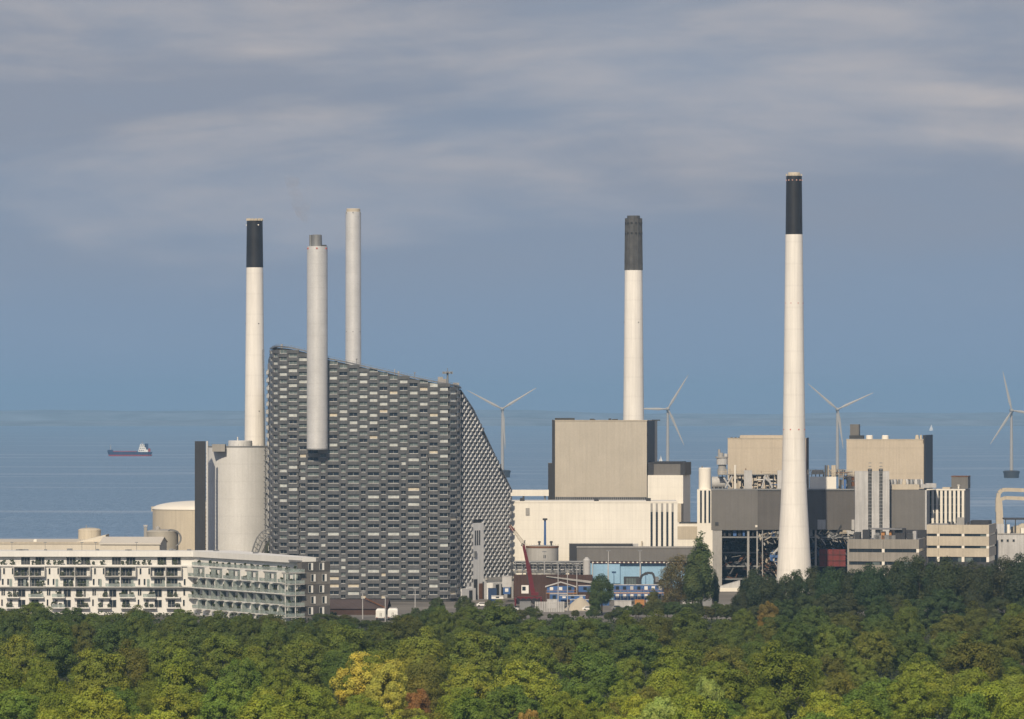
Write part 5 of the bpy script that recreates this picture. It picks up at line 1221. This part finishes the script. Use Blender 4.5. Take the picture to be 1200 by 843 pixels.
# ---------------------------------------------------------------- out on the water
def turbine(px, py_hub, D, angles, label, yaw=0):
    x = X(px, D); zh = Z(py_hub, D); t = thing('wind_turbine', label, 'wind turbine', (x, D, -2), 'offshore wind turbines')
    mb = MB(); mb.lathe(x, D, [(1.8, -2), (1.5, zh*.5), (1.1, zh-1)], 24); mb.build('tower', TURB, t)
    mb = MB(); mb.lathe(x, D, [(7.0, -2.2), (7.4, 1.5), (8.2, 4.2), (6.5, 5.0), (2.6, 5.2)], 24); mb.build('foundation', DARKMET, t)
    mb = MB(); mb.hexa([(x-1.6, D-3, zh-1.6), (x+1.6, D-3, zh-1.6), (x+1.3, D+7, zh-1.2), (x-1.3, D+7, zh-1.2), (x-1.6, D-3, zh+1.7), (x+1.6, D-3, zh+1.7), (x+1.3, D+7, zh+1.5), (x-1.3, D+7, zh+1.5)]); mb.build('nacelle', TURB, t)
    mb = MB(); hub = [(0.3, -6.2), (1.2, -5.4), (1.7, -4.3), (1.7, -3)]
    for (r0, y0_), (r1, y1_) in zip(hub, hub[1:]): mb.tube((x, D+y0_, zh), (x, D+y1_, zh), r0, 16, r1)
    mb.build('hub', TURB, t)
    for a in angles:
        ca, sa = math.cos(R(a)), math.sin(R(a)); mb = MB(); L = 38.5
        st = [(1.0, .7, .6), (5, .9, .5), (9, 1.3, .36), (20, .9, .24), (32, .55, .14), (L, .15, .05)]
        rings = []
        for s_, c_, th_ in st:
            o = c_*.15
            rings.append([(x+ca*s_-sa*(q), D-4.4+w_, zh+sa*s_+ca*(q)) for q, w_ in ((-c_+o, 0), (o, -th_), (c_+o, 0), (o, th_))])
        for A_, B_ in zip(rings, rings[1:]):
            for k in range(4): mb.face([A_[k], A_[(k+1) % 4], B_[(k+1) % 4], B_[k]], True)
        mb.build('blade', TURB, t)
    return t
turbine(588.8, 479.5, 4600, (152, 32, 274), 'wind turbine just right of the sloping roof')
turbine(782.5, 479.5, 4640, (59, 179, 294), 'wind turbine right of the beige block chimney')
turbine(981.3, 480, 4650, (139, 25, 278), 'wind turbine right of the tallest chimney')
turbine(1185.3, 481.5, 4560, (103, 237, 352), 'wind turbine at right edge with dark foundation in full view')

# coaster
D = 6620; L0, L1 = X(125.5, D), X(178.5, D); zw = -2
t = thing('cargo_ship', 'small blue and red cargo ship on the sound', 'ship', ((L0+L1)/2, D, zw))
def hull(mb, z0, z1, r0, r1, raise_bow=0):
    N = 24; ringA, ringB = [], []
    for i in range(N+1):
        s_ = i/N
        half = 6.0*min(1, (s_/.16)**.6 if s_ < .16 else 1)*(1 if s_ < .93 else 1-.35*(s_-.93)/.07)
        xa = L0+(L1-L0)*(r0+(1-r0-.03*(1 if z0 < 0 else 0))*s_); xb = L0+(L1-L0)*(r1+(1-r1)*s_)
        up = raise_bow*max(0, 1-s_/.13)
        ringA.append((xa, half*.92, z0)); ringB.append((xb, half, z1+up))
    for s in (-1, 1):
        for i in range(N):
            a, b_, c_, d_ = ringA[i], ringA[i+1], ringB[i+1], ringB[i]
            mb.face([(a[0], D+s*a[1], a[2]), (b_[0], D+s*b_[1], b_[2]), (c_[0], D+s*c_[1], c_[2]), (d_[0], D+s*d_[1], d_[2])], True)
    mb.face([(p[0], D-p[1], p[2]) for p in ringB]+[(p[0], D+p[1], p[2]) for p in reversed(ringB)])
mb = MB(); hull(mb, zw-.5, zw+1.9, .035, .03); mb.build('red_waterline', SHIPRED, t)
mb = MB(); hull(mb, zw+1.9, zw+5.6, .03, .0, 1.9); hu = mb.build('hull', SHIPBLUE, t)
mb = MB(); mb.box(L0+8.5, L0+41, D-4.8, D+4.8, zw+5.4, zw+6.9); mb.build('hatch_coaming', SHIPRED, t)
mb = MB(); mb.prism([(L0+1, D-2), (L0+8, D-5.4), (L0+8, D+5.4), (L0+1, D+2)], zw+5.6, zw+8.6); fo = mb.build('forecastle', SHIPBLUE, t)
mb = MB(); mb.lathe(L0+5, D, [(.55, zw+8), (.35, zw+16)], 8); mb.build('fore_mast', TURB, fo)
for z0, z1, a, c_, mt in ((5.5, 9, 43.5, 57, WVAN), (9, 12, 44.5, 54, WVAN), (12, 15, 45.5, 52.5, WVAN), (15, 16.8, 46.2, 51.5, WVAN)):
    mb = MB(); mb.box(L0+a, L0+c_, D-4.6, D+4.6, zw+z0, zw+z1); dk = mb.build('deckhouse', mt, t)
    for k in range(3): mb = MB(); u = L0+a+1+k*2.6; mb.box(u, u+1.5, D-4.7, D-4.6, zw+z1-1.7, zw+z1-.6); mb.build('window', G_DARK, dk)
mb = MB(); mb.box(L0+52.5, L0+57, D-2.2, D+2.2, zw+9, zw+17.4); mb.build('funnel', SHIPBLUE, t)
mb = MB(); mb.box(L0+57.3, L0+60, D-2.5, D+2.5, zw+6, zw+10.5); mb.build('lifeboat', SHIPRED, t)
mb = MB(); mb.tube((L0+49, D, zw+16.8), (L0+49, D, zw+20.5), .2, 6); mb.tube((L0+47.5, D, zw+18.6), (L0+50.5, D, zw+18.6), .15, 5); mb.build('radar_mast', TURB, t)
def sail(px, py, D, s_, label):
    x = X(px, D); t = thing('sailing_boat', label, 'sailing boat', (x, D, -2), 'distant sailing boats')
    mb = MB(); mb.hexa([(x-4*s_, D-1, -2.2), (x+3.4*s_, D-1, -2.2), (x+3.4*s_, D+1, -2.2), (x-4*s_, D+1, -2.2), (x-5*s_, D-.4, -.8), (x+4*s_, D-1.4, -.8), (x+4*s_, D+1.4, -.8), (x-5*s_, D+.4, -.8)]); mb.build('hull', WVAN, t)
    mb = MB(); mb.prism([(x-.2, D), (x+3.6*s_, D), (x+3.6*s_, D+.12), (x-.2, D+.12)], 0, 0, [13*s_, .5, .5, 13*s_]); mb.build('mainsail', WVAN, t)
    mb = MB(); mb.prism([(x-4.6*s_, D+.2), (x-.5, D+.2), (x-.5, D+.32), (x-4.6*s_, D+.32)], 0, 0, [.4, 11*s_, 11*s_, .4]); mb.build('jib', WVAN, t)
    mb = MB(); mb.tube((x-.3, D, -1), (x-.3, D, 13.6*s_), .12, 6); mb.build('mast', TURB, t)
sail(774.5, 540, 5200, 1.0, 'white sailing boat beside the wind turbine right of the beige block'); sail(1091.5, 502, 14000, 1.3, 'tiny white sailing boat near the far shoreline at right')

# ---------------------------------------------------------------- trees
def leaf_mat():
    m = bpy.data.materials.new('foliage'); m.use_nodes = True; t = NT(m.node_tree)
    out = t.n('ShaderNodeOutputMaterial'); oi = t.n('ShaderNodeObjectInfo'); P = t.n('ShaderNodeNewGeometry').outputs['Position']
    v = t.maprange(t.noise(P, .55, 4, .65), .3, .7, .68, 1.35)
    hue = t.noise(P, .23, 3, .6)
    c = t.mix(t.maprange(hue, .42, .7, 0, .45), oi.outputs['Color'], t.mix(1.0, oi.outputs['Color'], (1.55, 1.12, .7), 'MULTIPLY'))
    cc = t.n('ShaderNodeCombineColor'); [t.l(v, cc.inputs[i]) for i in range(3)]
    c = t.mix(1.0, c, cc.outputs[0], 'MULTIPLY')
    b = t.n('ShaderNodeBsdfPrincipled'); t.l(c, b.inputs['Base Color']); b.inputs['Roughness'].default_value = .55; b.inputs['Specular IOR Level'].default_value = .25
    tr = t.n('ShaderNodeBsdfTranslucent'); t.l(t.mix(1.0, c, (1.2, 1.25, .5), 'MULTIPLY'), tr.inputs['Color'])
    mx = t.n('ShaderNodeMixShader'); mx.inputs[0].default_value = .28; t.l(b.outputs[0], mx.inputs[1]); t.l(tr.outputs[0], mx.inputs[2]); t.l(mx.outputs[0], out.inputs[0])
    return m
LEAF = leaf_mat(); BARK = mat('bark', (.09, .075, .06), .9, var=.3, scale=1.2, fine=.3)
def crown_mesh(seed, rx, rz, cz, nl, nleaf, leaf, taper=0.0, lob=.33, low=-.55):
    g = np.random.default_rng(seed)
    d = g.normal(size=(nl*3, 3)); d /= np.linalg.norm(d, axis=1)[:, None]; d = d[d[:, 2] > low][:nl]; nl = len(d)
    k = g.uniform(.55, .92, nl)
    rad = np.array([rx, rx, rz])
    c = d*k[:, None]*rad*g.uniform(.86, 1.1, (nl, 1)); lr = lob*rx*g.uniform(.6, 1.6, nl)
    if taper: s = 1-taper*np.clip((c[:, 2]/rz+1)/2, 0, 1); c[:, :2] *= s[:, None]; lr *= (.45+.55*s)
    pick = g.choice(nl, nleaf, p=lr**2/np.sum(lr**2))
    e = g.normal(size=(nleaf, 3)); e /= np.linalg.norm(e, axis=1)[:, None]
    e += d[pick]*.55+np.array([0, 0, .25]); e /= np.linalg.norm(e, axis=1)[:, None]
    sc = np.array([1, 1, .85 if not taper else 1.25])
    pos = c[pick]+e*lr[pick][:, None]*g.uniform(.55, 1.15, nleaf)[:, None]*sc
    nrm = e*.9+d[pick]*.3+g.normal(size=(nleaf, 3))*.42; nrm /= np.linalg.norm(nrm, axis=1)[:, None]
    a = np.cross(nrm, g.normal(size=(nleaf, 3))); a /= np.linalg.norm(a, axis=1)[:, None]; b = np.cross(nrm, a)
    sz = leaf*g.uniform(.55, 1.25, nleaf)[:, None]; w = g.uniform(.5, .85, nleaf)[:, None]
    pos[:, 2] += cz
    V = np.stack([pos-a*sz, pos-b*sz*w+a*sz*.1, pos+a*sz, pos+b*sz*w], 1).reshape(-1, 3)
    me = bpy.data.meshes.new('crown'); n = nleaf
    me.vertices.add(4*n); me.vertices.foreach_set('co', V.astype(np.float32).ravel())
    me.loops.add(4*n); me.loops.foreach_set('vertex_index', np.arange(4*n, dtype=np.int32))
    me.polygons.add(n); me.polygons.foreach_set('loop_start', np.arange(0, 4*n, 4, dtype=np.int32))
    me.update(calc_edges=True); me.materials.append(LEAF)
    return me
def trunk_mesh(seed, h, r, rx, cz):
    g = random.Random(seed); m = MB(); p = Vector((0, 0, -.3)); pts = [p]
    for i in range(4): p = p+Vector((g.uniform(-.25, .25), g.uniform(-.25, .25), h/4)); pts.append(p)
    for i in range(4): m.tube(pts[i], pts[i+1], r*(1-.17*i), 8, r*(1-.17*(i+1)))
    for i in range(7):
        a = g.uniform(0, 6.28); s = pts[g.choice([2, 3, 4])]; q = s+Vector((math.cos(a)*rx*.35, math.sin(a)*rx*.35, cz*.22)); q2 = q+Vector((math.cos(a+.3)*rx*.3, math.sin(a+.3)*rx*.3, cz*.2))
        m.tube(s, q, r*.4, 6, r*.26); m.tube(q, q2, r*.26, 5, r*.1)
    return m.mesh('trunk', BARK)
# prototypes: nominal height 14 (round), 18 (tall), 22 (poplar)
ROUND = [(crown_mesh(s, rx, rz, cz, nl, 24000, .17, 0, lob, -.75), trunk_mesh(s, 8, .38, rx, cz), 14.0, rx) for s, rx, rz, cz, nl, lob in
         ((1, 5.0, 6.2, 7.6, 150, .17), (2, 4.6, 6.6, 7.3, 110, .21), (3, 5.4, 5.8, 8.0, 190, .15), (4, 4.8, 6.3, 7.6, 90, .23), (5, 5.2, 6.4, 7.4, 230, .14), (6, 4.9, 6.0, 7.8, 130, .19))]
TALL = [(crown_mesh(s, rx, rz, cz, nl, 16000, .22, .25, lob, -.9), trunk_mesh(s, 11, .4, rx, cz), 18.0, rx) for s, rx, rz, cz, nl, lob in ((11, 4.6, 7.6, 10.2, 80, .30), (12, 4.1, 7.9, 10.0, 70, .32), (13, 5.0, 7.2, 10.4, 95, .26))]
POPLAR = [(crown_mesh(21, 2.9, 10.4, 11.4, 110, 15000, .24, .6, .46, -.97), trunk_mesh(21, 14, .35, 1.8, 11), 22.0, 2.9), (crown_mesh(22, 3.4, 9.8, 11.6, 90, 8500, .2, .45, .46, -.97), trunk_mesh(22, 15, .35, 2.2, 11), 22.0, 3.4)]
def tree(proto, x, y, h, wsc, col, label, name='broadleaf_tree', group='trees of the wood', rz=None):
    cm, tm, hn, rx = proto; s = h/hn
    t = thing(name, label, 'tree', (x, y, 0), group); t.rotation_euler = (0, 0, random.uniform(0, 6.28) if rz is None else rz); t.scale = (s*wsc, s*wsc, s)
    tr = bpy.data.objects.new('trunk', tm); COL.objects.link(tr); tr.parent = t
    cr = bpy.data.objects.new('crown', cm); COL.objects.link(cr); cr.parent = t; cr.color = (*[q*2.3 for q in col], 1)
    return t
rt = random.Random(42)
TOPL = [(-60, 704), (0, 709), (25, 703), (60, 703), (95, 712), (150, 716), (170, 707), (200, 707), (225, 714), (280, 716), (330, 719), (375, 720), (400, 721), (425, 726), (440, 729), (465, 728), (475, 722), (490, 714), (520, 704), (560, 703), (600, 708), (620, 714), (700, 718), (760, 717), (800, 712), (850, 722), (880, 706), (1260, 700)]
WHERE = [(60, 'the left picture edge'), (120, 'the small cream tank'), (180, 'the gabled shed'), (240, 'the black slab tower'), (310, 'the silver silo'), (390, 'the fat steel chimney'), (470, 'the two white trucks'),
         (540, 'the brick facade'), (610, 'the stair tower'), (670, 'the red crane'), (740, 'the blue site huts'), (800, 'the white annex'), (860, 'the tall poplar'), (960, 'the tallest chimney'), (1050, 'the ladder tower'), (1110, 'the finned block'), (9000, 'the right picture edge')]
ROWN = [(830, 'nearest'), (960, 'second'), (1110, 'third'), (3000, 'farthest')]
def lab(x, D, shade):
    px = 600+F*x/D; wn = next(n_ for m_, n_ in WHERE if px < m_); rn = next(n_ for m_, n_ in ROWN if D < m_)
    return '%s tree, %s band of the wood, below %s' % (shade, rn, wn)
SPECIAL = [(428, 958, 16.4, 1.05, (.225, .205, .035), 'bright yellow-green tree in the wood below the brick facade'), (455, 950, 15.4, .8, (.19, .19, .035), 'second yellowish tree just right of the bright yellow one'),
           (490, 893, 12.8, .62, (.11, .062, .022), 'small rusty brown tree between green crowns below the brick facade'), (622, 806, 14.4, .5, (.17, .115, .03), 'small orange-leaved tree at the bottom edge'),
           (775, 826, 15.2, .8, (.155, .20, .05), 'pale lime-green tree at the bottom edge below the beige block'), (830, 905, 14.6, .62, (.12, .165, .045), 'pale green slim tree at lower right of centre'),
           (900, 1285, 13.4, .7, (.085, .068, .02), 'brownish tree in front of the tallest chimney')]
for px, D, h, wsc, col, lb in SPECIAL: tree(rt.choice(ROUND), X(px, D), D, h, wsc, col, lb, group='odd-coloured trees in the wood')
rows = [776, 826, 884, 948, 1018, 1094, 1170, 1236, 1306]
cnt = 0
for ri, D0 in enumerate(rows):
    x = X(-50, D0)+rt.uniform(0, 8)
    while x < X(1250, D0):
        D = D0+rt.uniform(-28, 28)
        r_ = rt.choice([rt.uniform(3.4, 4.6), rt.uniform(4.4, 5.8), rt.uniform(5.4, 7.0)]) if ri < 6 else rt.uniform(3.6, 5.6); x += r_*.95
        pxx = 600+F*x/D
        if ri == 8 and (pxx > 610 or 380 < pxx < 482): x += r_; continue
        h = rt.uniform(11.0, 16.5)+(r_-5.0)*1.1 if ri < 6 else rt.uniform(11, 15.5)
        h = min(h, Z(np.interp(pxx, [a for a, c in TOPL], [c for a, c in TOPL])+rt.uniform(0, 7), D))
        if any(abs(pxx-s[0]) < (30 if s[3] > .7 else 20) and 0 < s[1]-D < 80 for s in SPECIAL): h = min(h, 11.5)
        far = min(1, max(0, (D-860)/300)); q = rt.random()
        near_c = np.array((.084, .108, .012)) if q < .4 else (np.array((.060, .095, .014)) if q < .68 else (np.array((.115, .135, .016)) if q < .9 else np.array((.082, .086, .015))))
        far_shaded_c = np.array((.048, .066, .014)) if q < .55 else (np.array((.036, .056, .015)) if q < .85 else np.array((.050, .058, .014)))  # far crowns darker: a cloud shadow is partly put into their colour
        col = near_c*1.12*(1-far)+far_shaded_c*far; col = col*rt.uniform(.82, 1.18)
        shade = ('olive green' if q < .4 else 'mid green' if q < .68 else 'light green' if q < .9 else 'brownish green') if far < .5 else ('dark olive green' if q < .55 else 'deep green' if q < .85 else 'dull brownish green')
        size = 'small ' if r_ < 4.2 else ('large ' if r_ > 5.7 else '')
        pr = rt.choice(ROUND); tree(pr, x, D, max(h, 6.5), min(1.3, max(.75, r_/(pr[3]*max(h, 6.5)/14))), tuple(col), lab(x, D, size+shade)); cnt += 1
        x += r_*.88
# dark belt of tall trees at right, cloud shadow partly put into their colour
ORD = ['first', 'second', 'third', 'fourth', 'fifth', 'sixth', 'seventh', 'eighth', 'ninth', 'tenth', 'eleventh', 'twelfth', 'thirteenth', 'fourteenth', 'fifteenth', 'sixteenth', 'seventeenth', 'eighteenth', 'nineteenth', 'twentieth', 'twenty-first', 'twenty-second', 'twenty-third', 'twenty-fourth', 'twenty-fifth', 'twenty-sixth']
px = 868
k = 0
while px < 1235:
    D = 1425+rt.uniform(-22, 26); top = np.interp(px, [868, 885, 920, 940, 980, 1010, 1060, 1100, 1150, 1200], [690, 672, 672, 662, 668, 664, 656, 656, 658, 650])+rt.uniform(-4, 5)
    tree(rt.choice(TALL), X(px, D), D, Z(top, D), rt.uniform(.9, 1.15), (.023*rt.uniform(.85, 1.15), .034*rt.uniform(.85, 1.15), .015), '%s tall dark tree from the left in the belt before the offices' % ORD[k], 'belt_tree', 'dark belt of tall trees at right'); px += rt.uniform(14, 21); k += 1
px = 862; k = 0  # lower row carries the same painted cloud shade
while px < 1235:
    D = 1345+rt.uniform(-22, 22); top = np.interp(px, [862, 900, 950, 1200], [716, 704, 694, 690])+rt.uniform(-4, 8)
    tree(rt.choice(ROUND), X(px, D), D, Z(top, D), rt.uniform(.9, 1.2), (.028*rt.uniform(.85, 1.15), .040*rt.uniform(.85, 1.15), .016), '%s dark round tree from the left at the foot of the tall belt' % ORD[k], 'belt_tree', 'dark round trees under the tall belt'); px += rt.uniform(22, 34); k += 1
# single trees by the site
for px, D, top, pr, wsc, col, lb, nm in (
    (705, 1500, 673, TALL[0], 1.25, (.030, .048, .018), 'round dark tree standing among the blue site huts', 'broadleaf_tree'), (697, 1490, 690, ROUND[1], .7, (.032, .05, .018), 'low bushy tree at the left foot of the round dark tree', 'broadleaf_tree'),
    (822, 1525, 624, POPLAR[0], 1.15, (.036, .054, .018), 'tall dark poplar in front of the low white annex', 'poplar'), (812, 1515, 645, POPLAR[0], 1.2, (.04, .056, .02), 'shorter poplar joined to the tall dark one', 'poplar'),
    (796, 1520, 645, POPLAR[1], 1.6, (.075, .066, .032), 'thin brownish poplar left of the tall dark one', 'poplar'), (786, 1512, 658, POPLAR[1], 1.6, (.068, .062, .03), 'lower brownish poplar with sparse crown', 'poplar'),
    (838, 1540, 668, POPLAR[0], .8, (.022, .032, .016), 'small slim black-green cypress-like tree beside the concrete pier', 'poplar'),
    (765, 1480, 692, ROUND[3], .8, (.045, .052, .018), 'olive bush left of the brownish poplars', 'broadleaf_tree'), (748, 1470, 706, ROUND[2], .9, (.040, .05, .018), 'low olive bush in front of the hut row', 'broadleaf_tree'),
    (884, 1500, 668, TALL[1], 1.0, (.026, .036, .017), 'loose dark tree left of the tallest chimney foot', 'broadleaf_tree'), (818, 1440, 706, ROUND[0], .9, (.03, .042, .016), 'dark low tree under the poplars', 'broadleaf_tree'),
    (545, 1440, 697, ROUND[4], 1.0, (.036, .048, .018), 'dark tree at the corner of the brick building', 'broadleaf_tree'), (512, 1450, 699, ROUND[1], 1.0, (.032, .044, .017), 'dark tree in front of the brick facade', 'broadleaf_tree'),
    (574, 1445, 703, ROUND[2], .8, (.04, .05, .018), 'low tree below the pale stair tower', 'broadleaf_tree'), (598, 1445, 707, ROUND[5], .8, (.045, .054, .018), 'low olive tree below the red crane', 'broadleaf_tree'), (488, 1400, 711, ROUND[4], .8, (.034, .046, .018), 'dark tree right of the two white trucks', 'broadleaf_tree'),
    (388, 1442, 719, ROUND[3], 1.1, (.036, .05, .018), 'bush at the foot of the grey brick end wall', 'broadleaf_tree'), (418, 1438, 725, ROUND[5], 1.3, (.04, .052, .02), 'low bush left of the lamp post by the trucks', 'broadleaf_tree'), (432, 1436, 727, ROUND[2], 1.2, (.034, .046, .018), 'low dark bush left of the two white trucks', 'broadleaf_tree'), (474, 1436, 722, ROUND[1], 1.1, (.034, .048, .018), 'low bush right of the two white trucks', 'broadleaf_tree'),
    (400, 1440, 722, ROUND[0], .9, (.042, .056, .022), 'grey-green bush in front of the brown shed', 'broadleaf_tree')):
    tree(pr, X(px, D), D, Z(top, D), wsc, col, lb, nm, 'single trees by the works')
for k in range(24):
    px = 596+k*11.6+rt.uniform(-3, 3); D = 1462+rt.uniform(-14, 18); top = np.interp(px, [596, 640, 690, 720, 780, 860], [711, 716, 716, 712, 706, 708])+rt.uniform(-4, 4)
    tree(ROUND[k % 6], X(px, D), D, Z(top, D), rt.uniform(1.1, 1.6), (.036*rt.uniform(.8, 1.3), .05, .017), '%s low bush from the left along the edge of the works yard' % ORD[k], 'bush', 'bushes along the yard edge')
for k in range(9):
    px = 378+k*12.5+rt.uniform(-2, 2); D = 1395+rt.uniform(-10, 10); top = np.interp(px, [378, 410, 440, 466, 480], [719, 722, 728, 728, 718])+rt.uniform(-2, 2)
    tree(ROUND[k % 6], X(px, D), D, Z(top, D), rt.uniform(1.5, 1.9), (.034*rt.uniform(.8, 1.3), .047, .014), '%s low bush from the left between the flats and brick facade' % ORD[k], 'bush', 'bushes in front of the brown shed')
# understorey that closes the floor of the wood
g = np.random.default_rng(5); mbm = crown_mesh(77, 1, 1, 0, 40, 100, .3)
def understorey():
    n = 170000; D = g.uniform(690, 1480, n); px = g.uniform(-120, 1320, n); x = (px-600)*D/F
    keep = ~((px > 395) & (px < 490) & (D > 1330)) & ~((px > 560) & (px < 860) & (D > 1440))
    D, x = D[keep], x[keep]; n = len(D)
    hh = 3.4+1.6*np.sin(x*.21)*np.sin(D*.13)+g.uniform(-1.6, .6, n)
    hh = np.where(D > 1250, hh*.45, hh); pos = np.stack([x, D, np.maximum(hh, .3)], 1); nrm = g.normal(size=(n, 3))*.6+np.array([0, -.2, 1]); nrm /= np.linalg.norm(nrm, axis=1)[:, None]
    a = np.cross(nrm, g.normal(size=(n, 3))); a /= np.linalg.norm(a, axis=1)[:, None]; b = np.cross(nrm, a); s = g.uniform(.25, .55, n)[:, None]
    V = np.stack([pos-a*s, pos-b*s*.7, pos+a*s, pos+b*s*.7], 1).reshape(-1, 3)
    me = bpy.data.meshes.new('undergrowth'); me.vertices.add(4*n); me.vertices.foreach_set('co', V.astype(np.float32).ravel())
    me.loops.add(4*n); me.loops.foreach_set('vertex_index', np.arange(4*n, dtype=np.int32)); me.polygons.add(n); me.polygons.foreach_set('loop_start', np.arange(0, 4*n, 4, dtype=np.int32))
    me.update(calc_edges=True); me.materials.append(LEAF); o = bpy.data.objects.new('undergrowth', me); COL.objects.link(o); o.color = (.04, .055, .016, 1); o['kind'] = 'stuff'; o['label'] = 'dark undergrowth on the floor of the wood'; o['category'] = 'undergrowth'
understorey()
bpy.data.meshes.remove(mbm)
groups_ = {}
for o in COL.objects:
    if o.get('group') == 'trees of the wood': groups_.setdefault(o['label'], []).append(o)
for lb, os_ in groups_.items():
    if len(os_) < 2: continue
    os_.sort(key=lambda o: o.location.x/o.location.y)
    names = {2: ['left', 'right'], 3: ['left', 'middle', 'right']}.get(len(os_), ['leftmost']+ORD[1:len(os_)-1]+['rightmost'])
    for o, nm in zip(os_, names): o['label'] = nm+' '+lb
print('wood trees', cnt)

# ---------------------------------------------------------------- haze over the sound and a wisp of flue smoke
HAZE = 5.5e-5
mb = MB(); mb.box(-5400, 5400, -600, 24000, -5.2, 175)
hz = mb.build('haze', [], None, (0, 11000, -5.2)); hz['kind'] = 'stuff'; hz['label'] = 'thin bluish sea haze'
m = bpy.data.materials.new('haze_air'); m.use_nodes = True; t = NT(m.node_tree); out = t.n('ShaderNodeOutputMaterial')
v = t.n('ShaderNodeVolumePrincipled'); v.inputs['Color'].default_value = (.38, .67, 1.0, 1); v.inputs['Density'].default_value = HAZE; v.inputs['Anisotropy'].default_value = 0.0
t.l(v.outputs[0], out.inputs['Volume']); hz.data.materials.append(m)

# faint smoke drifting from the fat steel chimney
D = 1597
mb = MB(); A = Vector((X(369, D), D, Z(272, D))); B = Vector((X(338, D), D, Z(205, D)))
mb.lathe(0, 0, [(.02, -1)]+[(math.cos(a), math.sin(a)) for a in np.linspace(-1.45, 1.45, 15)]+[(.02, 1)], 20)
mb.v = [((A.x+B.x)/2+(B.x-A.x)/2*z+x*(3.6+2.4*z)+1.5*math.sin(z*3), D+y*4.0, (A.z+B.z)/2+(B.z-A.z)/2*z) for x, y, z in mb.v]
sm = mb.build('smoke', [], None, tuple(A)); sm['kind'] = 'stuff'; sm['label'] = 'faint wisp of smoke above the fat steel chimney'
m = bpy.data.materials.new('flue_smoke'); m.use_nodes = True; t = NT(m.node_tree); out = t.n('ShaderNodeOutputMaterial')
v = t.n('ShaderNodeVolumePrincipled'); v.inputs['Color'].default_value = (.75, .72, .72, 1)
P_ = t.n('ShaderNodeNewGeometry').outputs['Position']; nz = t.noise(P_, .16, 4, .6, .6)
t.l(t.maprange(nz, .42, .68, 0, .09, True), v.inputs['Density']); t.l(v.outputs[0], out.inputs['Volume']); sm.data.materials.append(m)
